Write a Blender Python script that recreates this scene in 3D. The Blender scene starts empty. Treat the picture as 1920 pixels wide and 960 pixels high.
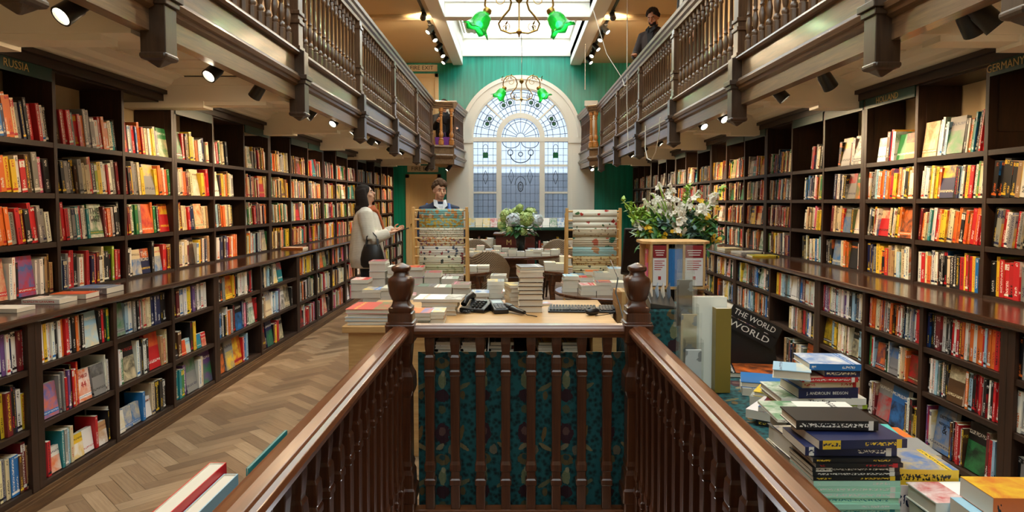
import bpy, bmesh, math, random
from mathutils import Vector, Matrix
R = random.Random(11)
PI = math.pi
rad = math.radians
S = bpy.context.scene
COL = S.collection

# ------------------------------------------------------------ camera, world, exposure
F, CX, TH, EYE = 1280.0, 964.0, math.atan(0.05), 1.5
CY = 379 + F * math.tan(TH)
cam = bpy.data.cameras.new('camera')
cam.lens = F * 36 / 1920
cam.sensor_width = 36
cam.shift_x = (960 - CX) / 1920
cam.shift_y = (CY - 480) / 1920
cam.clip_start = 0.02
camo = bpy.data.objects.new('camera', cam)
COL.objects.link(camo)
camo.location = (0, 0, EYE)
camo.rotation_euler = (PI / 2 - TH, 0, 0)
S.camera = camo
S.view_settings.view_transform = 'Standard'
S.view_settings.look = 'None'
S.view_settings.gamma = 1
S.view_settings.use_curve_mapping = False
S.view_settings.exposure = 1.0
S.cycles.use_denoising = True
S.cycles.max_bounces = 8
S.cycles.diffuse_bounces = 4
S.cycles.glossy_bounces = 3
S.cycles.transmission_bounces = 5
S.cycles.transparent_max_bounces = 10
S.cycles.sample_clamp_indirect = 6
SKY = 4.8        # strength of the overcast sky
SPOT_W = 26      # track spots under the galleries
TRACK_W = 62     # track spots along the lantern
w = bpy.data.worlds.new('overcast_sky')
S.world = w
w.use_nodes = True
w.node_tree.nodes['Background'].inputs[0].default_value = (0.93, 0.97, 1.0, 1)
w.node_tree.nodes['Background'].inputs[1].default_value = SKY


def ray(px, py):
    a, b = (px - CX) / F, (CY - py) / F
    c, s = math.cos(TH), math.sin(TH)
    return Vector((a, c + b * s, -s + b * c))


def at(px, py, d):
    r = ray(px, py)
    return Vector((0, 0, EYE)) + r * (d / r.y)


def atz(px, py, z):
    r = ray(px, py)
    return Vector((0, 0, EYE)) + r * ((z - EYE) / r.z)


def proj(p):
    v = Vector(p) - Vector((0, 0, EYE))
    c, s = math.cos(TH), math.sin(TH)
    d = v.y * c - v.z * s
    if d < 0.05:
        return None
    return CX + F * v.x / d, CY - F * (v.y * s + v.z * c) / d, d


# ------------------------------------------------------------ objects
def tag(o, label=None, cat=None, group=None, kind=None):
    if label: o['label'] = label
    if cat: o['category'] = cat
    if group: o['group'] = group
    if kind: o['kind'] = kind
    return o


def thing(name, label, cat, loc=(0, 0, 0), group=None, rz=0):
    o = bpy.data.objects.new(name, None)
    COL.objects.link(o)
    o.location = loc
    o.rotation_euler = (0, 0, rz)
    o.empty_display_size = 0.05
    return tag(o, label, cat, group)


def kids(o):
    return [c for c in bpy.data.objects if c.parent == o]


def copy_tree(o, kmap, parent=None):
    c = o.copy()
    COL.objects.link(c)
    if parent: c.parent = parent
    for ch in kmap.get(o.name, ()):
        copy_tree(ch, kmap, c)
    return c


def kidmap():
    m = {}
    for o in bpy.data.objects:
        if o.parent: m.setdefault(o.parent.name, []).append(o)
    return m


def origin_of(o):
    v = Vector((0, 0, 0))
    while o is not None:
        v += o.location
        o = o.parent
    return v


class MB:
    """collects shapes, then links them as ONE mesh object"""
    def __init__(s):
        s.v, s.f = [], []

    def add(s, vs, fs, m=None):
        b = len(s.v)
        s.v += [tuple(m @ Vector(p)) if m else tuple(p) for p in vs]
        s.f += [tuple(i + b for i in f) for f in fs]
        return s

    def box(s, x0, x1, y0, y1, z0, z1, m=None):
        vs = [(x0, y0, z0), (x1, y0, z0), (x1, y1, z0), (x0, y1, z0), (x0, y0, z1), (x1, y0, z1), (x1, y1, z1), (x0, y1, z1)]
        return s.add(vs, [(0, 3, 2, 1), (4, 5, 6, 7), (0, 1, 5, 4), (1, 2, 6, 5), (2, 3, 7, 6), (3, 0, 4, 7)], m)

    def bar(s, a, b, w, h, up=(0, 0, 1)):
        a, b = Vector(a), Vector(b)
        t = (b - a).normalized()
        u = Vector(up)
        if abs(t.dot(u)) > .99: u = Vector((0, 1, 0))
        n = t.cross(u).normalized()
        u = n.cross(t).normalized()
        vs = [p + n * i * w / 2 + u * j * h / 2 for p in (a, b) for i, j in ((-1, -1), (1, -1), (1, 1), (-1, 1))]
        return s.add(vs, [(0, 1, 2, 3), (7, 6, 5, 4), (0, 4, 5, 1), (1, 5, 6, 2), (2, 6, 7, 3), (3, 7, 4, 0)])

    def prism(s, prof, a, b, side, up=(0, 0, 1)):
        """profile (u along side, v along up) swept from a to b"""
        a, b, side, up = Vector(a), Vector(b), Vector(side), Vector(up)
        n = len(prof)
        vs = [p + side * u + up * v for p in (a, b) for u, v in prof]
        fs = [(i, (i + 1) % n, n + (i + 1) % n, n + i) for i in range(n)] + [tuple(range(n - 1, -1, -1)), tuple(range(n, 2 * n))]
        return s.add(vs, fs)

    def lathe(s, prof, c=(0, 0, 0), n=12, m=None, sq=0.0):
        """profile of (z, radius); sq > 0: a square section with rounded corners of that share"""
        c = Vector(c)
        ring = []
        if sq:
            q = 3
            for k in range(4):
                for j in range(q):
                    a = k * PI / 2 + PI / 4 + (j / (q - 1) - .5) * PI / 2
                    cx, cy = ((1, 1), (-1, 1), (-1, -1), (1, -1))[k]
                    ring.append((cx * (1 - sq) + sq * math.cos(a), cy * (1 - sq) + sq * math.sin(a)))
            n = len(ring)
        else:
            ring = [(math.cos(2 * PI * i / n), math.sin(2 * PI * i / n)) for i in range(n)]
        vs = [c + Vector((x * r, y * r, z)) for z, r in prof for x, y in ring]
        fs = [(j * n + i, j * n + (i + 1) % n, (j + 1) * n + (i + 1) % n, (j + 1) * n + i) for j in range(len(prof) - 1) for i in range(n)]
        fs += [tuple(range(n - 1, -1, -1)), tuple((len(prof) - 1) * n + i for i in range(n))]
        return s.add(vs, fs, m)

    def tube(s, pts, r, n=8, rr=None):
        """tube along pts; r one radius or a list; rr: list of second radii (elliptic, across the first plane)"""
        pts = [Vector(p) for p in pts]
        k = len(pts)
        r = r if isinstance(r, (list, tuple)) else [r] * k
        ref = None
        vs = []
        for i, p in enumerate(pts):
            t = (pts[min(i + 1, k - 1)] - pts[max(i - 1, 0)]).normalized()
            if ref is None:
                ref = Vector((1, 0, 0)) if abs(t.x) < .8 else Vector((0, 1, 0))
            u = (ref - t * ref.dot(t)).normalized()
            ref = u
            v = t.cross(u)
            b = rr[i] if rr else r[i]
            vs += [p + u * r[i] * math.cos(2 * PI * j / n) + v * b * math.sin(2 * PI * j / n) for j in range(n)]
        fs = [(j * n + i, j * n + (i + 1) % n, (j + 1) * n + (i + 1) % n, (j + 1) * n + i) for j in range(k - 1) for i in range(n)]
        fs += [tuple(range(n - 1, -1, -1)), tuple((k - 1) * n + i for i in range(n))]
        return s.add(vs, fs)

    def ball(s, c, r, n=12, k=8, m=None):
        c = Vector(c)
        r = Vector(r if isinstance(r, (list, tuple)) else (r, r, r))
        vs = [Vector((math.sin(PI * j / k) * math.cos(2 * PI * i / n) * r.x, math.sin(PI * j / k) * math.sin(2 * PI * i / n) * r.y, -math.cos(PI * j / k) * r.z)) for j in range(1, k) for i in range(n)]
        vs += [Vector((0, 0, -r.z)), Vector((0, 0, r.z))]
        if m: vs = [m @ v for v in vs]
        vs = [c + v for v in vs]
        a = (k - 1) * n
        fs = [(j * n + i, j * n + (i + 1) % n, (j + 1) * n + (i + 1) % n, (j + 1) * n + i) for j in range(k - 2) for i in range(n)]
        fs += [(a, (i + 1) % n, i) for i in range(n)] + [(a + 1, (k - 2) * n + i, (k - 2) * n + (i + 1) % n) for i in range(n)]
        return s.add(vs, fs)

    def poly(s, pts, th, axis=(0, 1, 0)):
        """flat outline with a thickness along axis"""
        n = len(pts)
        ax = Vector(axis) * th
        vs = [Vector(p) for p in pts] + [Vector(p) + ax for p in pts]
        return s.add(vs, [tuple(range(n)), tuple(range(2 * n - 1, n - 1, -1))] + [(i, n + i, n + (i + 1) % n, (i + 1) % n) for i in range(n)])

    def build(s, name, mat, parent=None, smooth=False, bevel=0, local=False, origin=None):
        me = bpy.data.meshes.new(name)
        off = Vector((0, 0, 0))
        if parent is not None:
            if not local: off = origin_of(parent)
        elif origin is not None:
            off = Vector(origin)
        elif not local and s.v:
            xs, ys, zs = zip(*s.v)
            off = Vector(((min(xs) + max(xs)) / 2, (min(ys) + max(ys)) / 2, min(zs)))
        me.from_pydata([(p[0] - off.x, p[1] - off.y, p[2] - off.z) for p in s.v], [], s.f)
        bm = bmesh.new()
        bm.from_mesh(me)
        bmesh.ops.recalc_face_normals(bm, faces=bm.faces)
        bm.to_mesh(me)
        bm.free()
        me.materials.append(mat)
        if smooth:
            me.polygons.foreach_set('use_smooth', [True] * len(me.polygons))
            try: me.set_sharp_from_angle(angle=rad(40))
            except Exception: pass
        o = bpy.data.objects.new(name, me)
        COL.objects.link(o)
        if parent is not None: o.parent = parent
        else: o.location = off
        if bevel:
            b = o.modifiers.new('bevel', 'BEVEL')
            b.width = bevel; b.segments = 2; b.limit_method = 'ANGLE'; b.angle_limit = rad(40)
        return o


def B(*a):
    return MB().box(*a)


def struct(o):
    o['kind'] = 'structure'
    return o


# ------------------------------------------------------------ materials
def lin(h):
    h = h.lstrip('#')
    c = [int(h[i:i + 2], 16) / 255 for i in (0, 2, 4)]
    return tuple(x / 12.92 if x <= .04045 else ((x + .055) / 1.055) ** 2.4 for x in c)


class NT:
    def __init__(s, name):
        s.m = bpy.data.materials.new(name)
        s.m.use_nodes = True
        s.t = s.m.node_tree
        s.p = s.t.nodes['Principled BSDF']
        s.out = s.t.nodes['Material Output']

    def n(s, typ, **kw):
        x = s.t.nodes.new('ShaderNode' + typ)
        for k, v in kw.items():
            if k.startswith('_'): setattr(x, k[1:], v)
            else: s.set(x, int(k[1:]) if k[0] == 'i' and k[1:].isdigit() else k, v)
        return x

    def set(s, node, key, v):
        i = node.inputs[key]
        if isinstance(v, bpy.types.NodeSocket): s.t.links.new(v, i)
        elif isinstance(v, bpy.types.Node): s.t.links.new(v.outputs[0], i)
        else:
            if isinstance(v, tuple) and len(v) == 3 and i.type == 'RGBA': v = v + (1,)
            i.default_value = v

    def math(s, op, a, b=None, c=None):
        x = s.n('Math', _operation=op, i0=a)
        if b is not None: s.set(x, 1, b)
        if c is not None: s.set(x, 2, c)
        return x.outputs[0]

    def mix(s, fac, a, b, blend='MIX'):
        x = s.t.nodes.new('ShaderNodeMix')
        x.data_type = 'RGBA'
        x.blend_type = blend
        s.set(x, 0, fac); s.set(x, 6, a); s.set(x, 7, b)
        return x.outputs[2]

    def ramp(s, fac, stops):
        x = s.n('ValToRGB', i0=fac)
        e = x.color_ramp.elements
        while len(e) < len(stops): e.new(.5)
        for k, (p, c) in zip(e, stops):
            k.position = p; k.color = c + (1,)
        return x.outputs[0]

    def coord(s, kind='Object', scale=(1, 1, 1), rot=(0, 0, 0)):
        t = s.n('TexCoord')
        return s.n('Mapping', Vector=t.outputs[kind], Scale=scale, Rotation=rot).outputs[0]

    def noise(s, vec, scale, detail=4, rough=.55, dist=0):
        return s.n('TexNoise', Vector=vec, Scale=scale, Detail=detail, Roughness=rough, Distortion=dist).outputs[0]

    def bump(s, h, strength, dist=.01):
        b = s.n('Bump', Strength=strength, Distance=dist, Height=h)
        s.set(s.p, 'Normal', b.outputs[0])

    def done(s, color=None, rough=None, **kw):
        if color is not None: s.set(s.p, 'Base Color', color)
        if rough is not None: s.set(s.p, 'Roughness', rough)
        for k, v in kw.items(): s.set(s.p, k.replace('_', ' '), v)
        return s.m


def wood(name, dark, light, scale=(14, 1.2, 14), rough=.4, coat=0, bump=.12):
    t = NT(name)
    v = t.coord('Object', scale)
    a = t.noise(v, 1.6, 6, .6, 1.2)
    b = t.noise(t.coord('Object', tuple(q * 5 for q in scale)), 2.0, 3)
    fac = t.math('ADD', t.math('MULTIPLY', a, .75), t.math('MULTIPLY', b, .25))
    c = t.ramp(fac, [(.32, lin(dark)), (.68, lin(light))])
    big = t.noise(t.coord('Object'), 1.3, 2)
    c = t.mix(t.math('MULTIPLY', big, .35), c, lin(dark))
    t.bump(b, bump, .002)
    return t.done(c, t.math('ADD', rough - .08, t.math('MULTIPLY', a, .16)), Coat_Weight=coat, Coat_Roughness=.15)


def paint(name, col, rough=.6, var=.06, bump=.05, spec=.4):
    t = NT(name)
    v = t.coord('Object')
    n = t.noise(v, 2.5, 5)
    c = t.mix(t.math('MULTIPLY', n, var * 2), lin(col), tuple(q * .6 for q in lin(col)))
    t.bump(t.noise(v, 60, 2), bump, .002)
    return t.done(c, rough, Specular_IOR_Level=spec)


def plain(name, col, rough=.5, metal=0, **kw):
    t = NT(name)
    n = t.noise(t.coord('Object'), 18, 3)
    c = t.mix(t.math('MULTIPLY', n, .18), lin(col), tuple(q * .7 for q in lin(col)))
    return t.done(c, rough, Metallic=metal, **kw)


def glow(name, col, strength):
    t = NT(name)
    return t.done((0, 0, 0), .5, Emission_Color=lin(col), Emission_Strength=strength)


W_CASE_Y = wood('case_wood', '#190d07', '#3a2213', (20, 1.6, 20), .5, 0)
W_CASE_Z = wood('case_wood_upright', '#1a0e07', '#402413', (20, 20, 1.6), .5, 0)
W_LEDGE = wood('ledge_wood', '#24120a', '#4a2917', (16, 1.2, 16), .2, .35)
W_RAIL_Y = wood('stair_rail_wood', '#54290f', '#834d2c', (12, .7, 12), .3, .25, .04)
W_RAIL_X = wood('stair_rail_wood_cross', '#4d260f', '#7a4829', (.7, 12, 12), .3, .25, .04)
W_RAIL_Z = wood('stair_post_wood', '#33170a', '#61341b', (14, 14, 1), .32, .22, .05)
W_GAL_Y = wood('gallery_wood', '#4a3320', '#8c6c4c', (14, .8, 14), .36, .25)
W_GAL_Z = wood('gallery_baluster_wood', '#3d281a', '#7d5c40', (18, 18, 1.5), .35, .3)
W_GAL_D = wood('gallery_pendant_wood', '#2a1c13', '#4e3826', (18, 18, 1.5), .35, .25)
W_BALC = wood('balcony_wood', '#8a5524', '#c88a45', (16, 16, 1.5), .35, .25)
W_DESK = wood('desk_wood', '#b08550', '#d8b078', (1.2, 16, 16), .4, .1)
W_PINE = wood('rack_pine', '#c9944c', '#ecc07c', (18, 18, 1.4), .4, .1)
W_TABLE = wood('table_wood', '#3b2013', '#6d4024', (2, 14, 14), .25, .3)
W_TAN = wood('spinner_wood', '#b98d55', '#dcb67d', (12, 12, 3), .45)
P_CREAM = paint('cream_paint', '#ece2cc', .55)
P_BEAM = paint('beam_paint', '#efe6d2', .5)
P_CEIL = paint('ceiling_paint', '#d6c19a', .7)
P_WHITE = paint('white_trim_paint', '#eeeade', .45)
P_LANT = paint('lantern_paint', '#f2f0e6', .5)
P_WALL = paint('case_back_plaster', '#d8bd92', .8)
P_DOOR = paint('door_paint', '#e0c391', .45)
P_SIGN = paint('sign_green', '#123d39', .4)
T_GOLD = plain('sign_gold', '#c9ac6a', .4)
M_BLACK = plain('black_plastic', '#16171a', .38)
M_DGREY = plain('dark_grey_metal', '#3b3a38', .35, .6)
M_BRASS = plain('aged_brass', '#a98643', .3, .9)
M_LEAD = plain('lead_came', '#23262a', .5)
M_PAPER = plain('book_paper', '#d6cdbd', .8)
M_INKW = plain('white_ink', '#f1efe8', .5)
M_INKK = plain('black_ink', '#141414', .5)
M_INKR = plain('red_ink', '#b3202a', .5)
M_INKY = plain('yellow_ink', '#eac62e', .5)


def mk_green():
    t = NT('green_wall_paint')
    v = t.coord('Object', (9, 9, .35))
    n = t.noise(v, 2, 4)
    br = t.n('TexWave', Vector=t.coord('Object', (1, 1, 1)), Scale=3.2, Distortion=0, _bands_direction='X')
    c = t.ramp(n, [(.3, lin('#0a7c6c')), (.7, lin('#16a58f'))])
    t.bump(br.outputs[1], .08, .003)
    return t.done(c, .33)


P_GREEN = mk_green()


def mk_floor():
    t = NT('parquet_blocks')
    uv = t.n('UVMap').outputs[0]
    mp = t.n('Mapping', Vector=uv, Scale=(3, 60, 1)).outputs[0]
    n = t.noise(mp, 1.5, 5, .6, .6)
    a = t.n('Attribute', _attribute_name='tint')
    c = t.mix(n, t.mix(1, a.outputs[0], lin('#8d7660'), 'MULTIPLY'), a.outputs[0])
    big = t.noise(t.coord('Object'), .9, 3)
    c = t.mix(t.math('MULTIPLY', big, .4), c, lin('#a08a72'))
    t.bump(n, .1, .002)
    return t.done(c, .42, Specular_IOR_Level=.4)


M_FLOOR = mk_floor()


def mk_book():
    """printed covers: a plain colour, lines of type, or a picture, by the face's own values"""
    t = NT('printed_cover')
    uv = t.n('UVMap').outputs[0]
    base = t.n('Attribute', _attribute_name='base').outputs[0]
    ink = t.n('Attribute', _attribute_name='ink').outputs[0]
    mode = t.n('Attribute', _attribute_name='mode').outputs[2]
    sp = t.n('SeparateXYZ', Vector=uv)
    u, vv = sp.outputs[0], sp.outputs[1]
    cell = t.n('CombineXYZ', X=t.math('MULTIPLY', u, 4.5), Y=t.math('MULTIPLY', vv, 210), Z=0.0).outputs[0]
    nz = t.n('TexNoise', Vector=cell, Scale=1.0, Detail=1, Roughness=.5).outputs[0]
    band = t.math('LESS_THAN', t.math('ABSOLUTE', t.math('SUBTRACT', u, .5)), .2)
    text = t.math('MULTIPLY', t.math('GREATER_THAN', nz, .51), band)
    mr = t.n('MapRange', i0=t.noise(uv, 13, 7, .65, .5), i1=.38, i2=.62)
    art = mr.outputs[0]
    art2 = t.noise(uv, 40, 3)
    m1 = t.math('MULTIPLY', text, t.math('COMPARE', mode, 1.0, .4))
    m2 = t.math('MULTIPLY', t.math('ADD', t.math('MULTIPLY', art, .8), t.math('MULTIPLY', art2, .25)), t.math('COMPARE', mode, 2.0, .4))
    c = t.mix(t.math('ADD', m1, m2), base, ink)
    return t.done(c, .42)


M_BOOK = mk_book()


def mk_morris(name, flat=False):
    """dark teal leaves with a repeat of birds, blooms and tan leaves"""
    t = NT(name)
    v = t.coord('Object')
    sp = t.n('SeparateXYZ', Vector=v)
    x, y = sp.outputs[0], sp.outputs[1 if flat else 2]
    if flat: y = t.math('ADD', y, t.math('MULTIPLY', sp.outputs[2], 1.0))
    vo = t.n('TexVoronoi', Vector=v, Scale=46, Randomness=1.0)
    n = t.noise(v, 60, 3, .6, 1.5)
    c = t.ramp(t.math('ADD', vo.outputs[0], t.math('MULTIPLY', n, .5)), [(.35, lin('#05151a')), (.6, lin('#0d3638')), (.9, lin('#17565a'))])
    W, H = .194, .46
    wob = t.math('MULTIPLY', t.math('SUBTRACT', t.noise(v, 75, 2), .5), 1.5)
    fx = t.math('MULTIPLY', t.math('FRACT', t.math('ADD', t.math('DIVIDE', x, W), 20.27)), W)
    fy = t.math('MULTIPLY', t.math('FRACT', t.math('ADD', t.math('DIVIDE', y, H), 20.1)), H)

    def ell(cx, cy, rx, ry, slope=0):
        dx = t.math('SUBTRACT', fx, cx)
        dy = t.math('SUBTRACT', fy, cy)
        if slope: dy = t.math('SUBTRACT', dy, t.math('MULTIPLY', dx, slope))
        a, b = t.math('POWER', t.math('DIVIDE', dx, rx), 2.0), t.math('POWER', t.math('DIVIDE', dy, ry), 2.0)
        return t.math('LESS_THAN', t.math('ADD', t.math('ADD', a, b), wob), 1.0)

    for args, col in (((.055, .40, .034, .05), '#3d1622'), ((.055, .41, .016, .02), '#6d4a44'), ((.055, .19, .018, .038), '#7f8460'), ((.06, .225, .01, .014), '#a39a78'), ((.055, .275, .034, .026), '#6d5a34'), ((.055, .285, .014, .013), '#23484a'),
                      ((.045, .335, .02, .014, .5), '#8f8162'), ((.10, .32, .018, .024), '#7d705a'), ((.145, .40, .012, .03, 1.5), '#7d6236'), ((.15, .335, .03, .012, -.6), '#8f7d55'), ((.15, .16, .034, .012, .5), '#76714f'), ((.15, .12, .012, .02), '#6d5a34'), ((.055, .12, .03, .03), '#38151f'), ((.055, .055, .018, .02), '#5b5a3c')):
        c = t.mix(ell(*args), c, t.mix(n, lin(col), tuple(q * .45 for q in lin(col))))
    t.bump(t.noise(v, 300, 2), .2, .001)
    return t.done(c, .85)


M_MORRIS = mk_morris('teal_leaf_fabric')
M_MORRIS_T = mk_morris('teal_leaf_cloth', True)


def mk_glass(name, col, rough, alpha):
    """pane: part clear, part scattering"""
    t = NT(name)
    tr = t.n('BsdfTransparent', Color=lin(col))
    tl = t.n('BsdfTranslucent', Color=lin(col))
    gl = t.n('BsdfGlossy', Roughness=rough)
    mx = t.n('MixShader', i0=alpha)
    t.set(mx, 1, tr.outputs[0]); t.set(mx, 2, tl.outputs[0])
    m2 = t.n('MixShader', i0=.06)
    t.set(m2, 1, mx.outputs[0]); t.set(m2, 2, gl.outputs[0])
    t.t.links.new(m2.outputs[0], t.out.inputs[0])
    return t.m


G_SKY = mk_glass('lantern_glass', '#bcc2c0', .1, .15)
G_LEAD = mk_glass('leaded_glass', '#a0a7b0', .2, .2)
G_GREEN = mk_glass('green_glass_roundel', '#3f9a6a', .2, .35)
G_ACRYL = mk_glass('clear_acrylic', '#fafcfc', .05, .03)


def mk_shade():
    t = NT('green_glass_shade')
    t.set(t.p, 'Transmission Weight', .35)
    return t.done(lin('#0c9a34'), .12, Emission_Color=lin('#21d84a'), Emission_Strength=.08)


M_SHADE = mk_shade()


def mk_wicker():
    t = NT('wicker')
    w1 = t.n('TexWave', Vector=t.coord('Object'), Scale=26, Distortion=1.5, _bands_direction='Z')
    w2 = t.n('TexWave', Vector=t.coord('Object'), Scale=20, Distortion=1.5, _bands_direction='DIAGONAL')
    h = t.math('MULTIPLY', w1.outputs[1], w2.outputs[1])
    t.bump(h, .6, .006)
    return t.done(t.ramp(h, [(.1, lin('#5f4a36')), (.6, lin('#c2a684'))]), .6)


M_WICKER = mk_wicker()


def mk_knit(name, col):
    t = NT(name)
    w1 = t.n('TexWave', Vector=t.coord('Object'), Scale=38, Distortion=2, _bands_direction='Z')
    t.bump(w1.outputs[1], .4, .004)
    n = t.noise(t.coord('Object'), 14, 4)
    return t.done(t.mix(n, lin(col), tuple(q * .72 for q in lin(col))), .9)


def text(s, size, mat, parent, loc, rot=(0, 0, 0), name='lettering', align='CENTER', ext=.0006, sx=1.0, local=False):
    cu = bpy.data.curves.new(name, 'FONT')
    cu.body = s
    cu.size = size
    cu.extrude = ext
    cu.align_x = align
    cu.align_y = 'CENTER'
    cu.resolution_u = 2
    o = bpy.data.objects.new('tmp_text', cu)
    me = bpy.data.meshes.new_from_object(o)
    bpy.data.objects.remove(o)
    bpy.data.curves.remove(cu)
    me.materials.clear()
    me.materials.append(mat)
    t = bpy.data.objects.new(name, me)
    COL.objects.link(t)
    t.parent = parent
    t.location = Vector(loc) if local else Vector(loc) - origin_of(parent)
    t.rotation_euler = rot
    t.scale = (sx, 1, 1)
    return t
# ------------------------------------------------------------ the shell
YB, Y0 = 16.0, -2.6                 # back wall, wall behind the photographer
ZC = 4.72                           # side ceilings
XW = {-1: -3.02, 1: 2.98}           # long walls
XG = {-1: -1.72, 1: 1.79}           # gallery fronts
ZG = {-1: (2.30, 2.70, 3.60), 1: (2.26, 2.65, 3.52)}   # fascia bottom, top, handrail top
BEAM_Y = {-1: [3.28, 5.40, 7.52, 9.66, 11.85, 14.0], 1: [3.30, 5.42, 7.56, 9.62, 11.7, 13.8]}
NAME = {-1: 'left', 1: 'right'}
XU = {-1: -2.725, 1: 2.686}         # fronts of the upper cases
XL = {-1: -2.345, 1: 2.285}         # fronts of the lower cases
WELL = (-.47, .515, .55, 3.05)


def mk_parquet():
    Wd, n = .085, 4
    vs, fs, tint, uvs = [], [], [], []
    q = math.sqrt(.5)
    rng = random.Random(3)
    pal = [lin(c) for c in ('#b89a78', '#a58766', '#977a5c', '#c2a786', '#8c7052', '#ab8f6e', '#80644a')]
    for i in range(-160, 160):
        for j in range(-160, 160):
            s = (i - j) % (2 * n)
            if s == 0: x0, x1, y0, y1, hor = i, i + n, j, j + 1, 1
            elif s == 2 * n - 1: x0, x1, y0, y1, hor = i, i + 1, j, j + n, 0
            else: continue
            g = .012
            pts = [(x0 + g, y0 + g), (x1 - g, y0 + g), (x1 - g, y1 - g), (x0 + g, y1 - g)]
            pts = [((a - b) * q * Wd, (a + b) * q * Wd + 6.5) for a, b in pts]
            cx, cy = sum(p[0] for p in pts) / 4, sum(p[1] for p in pts) / 4
            if abs(cx) > 2.8 or cy < Y0 + .2 or cy > YB - .15: continue
            if any(WELL[0] < p[0] < WELL[1] and WELL[2] < p[1] < WELL[3] for p in pts): continue
            b = len(vs)
            vs += [(p[0], p[1], 0) for p in pts]
            fs.append((b, b + 1, b + 2, b + 3))
            tint.append(rng.choice(pal))
            o = rng.random() * 9
            uv = [(x0 * Wd + o, 0), (x1 * Wd + o, 0), (x1 * Wd + o, Wd), (x0 * Wd + o, Wd)] if hor else [(o, 0), (o, Wd), (o + n * Wd, Wd), (o + n * Wd, 0)]
            uvs += uv
    me = bpy.data.meshes.new('floor')
    me.from_pydata(vs, [], fs)
    me.materials.append(M_FLOOR)
    a = me.attributes.new('tint', 'FLOAT_COLOR', 'FACE')
    a.data.foreach_set('color', [x for c in tint for x in (*c, 1)])
    ul = me.uv_layers.new(name='UVMap')
    ul.data.foreach_set('uv', [x for c in uvs for x in c])
    o = bpy.data.objects.new('floor', me)
    COL.objects.link(o)
    return struct(o)


mk_parquet()
sub = MB()
for x0, x1, y0, y1 in ((-3.1, WELL[0], Y0, YB), (WELL[1], 3.1, Y0, YB), (WELL[0], WELL[1], WELL[3], YB), (WELL[0], WELL[1], Y0, WELL[2])):
    sub.box(x0, x1, y0, y1, -.2, -.003)
struct(sub.build('floor_base', wood('subfloor', '#4b3a28', '#6b543a'), origin=(0, 0, 0)))
# stairwell
st = MB()
for i in range(8):
    st.box(WELL[0], WELL[1], WELL[2] + i * .3, WELL[2] + (i + 1) * .3 + .02, -.19 * (i + 1) - .2, -.19 * (i + 1))
st.box(WELL[0], WELL[1], WELL[2] + 2.4, WELL[3] + .4, -1.9, -1.72)
struct(st.build('floor_stair_steps', W_CASE_Y, origin=(0, 0, 0)))
for x0, x1, nm in ((WELL[0] - .06, WELL[0], 'left'), (WELL[1], WELL[1] + .06, 'right')):
    struct(B(x0, x1, WELL[2], WELL[3], -2, -.004).build('wall_stairwell_' + nm, P_CREAM))

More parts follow.
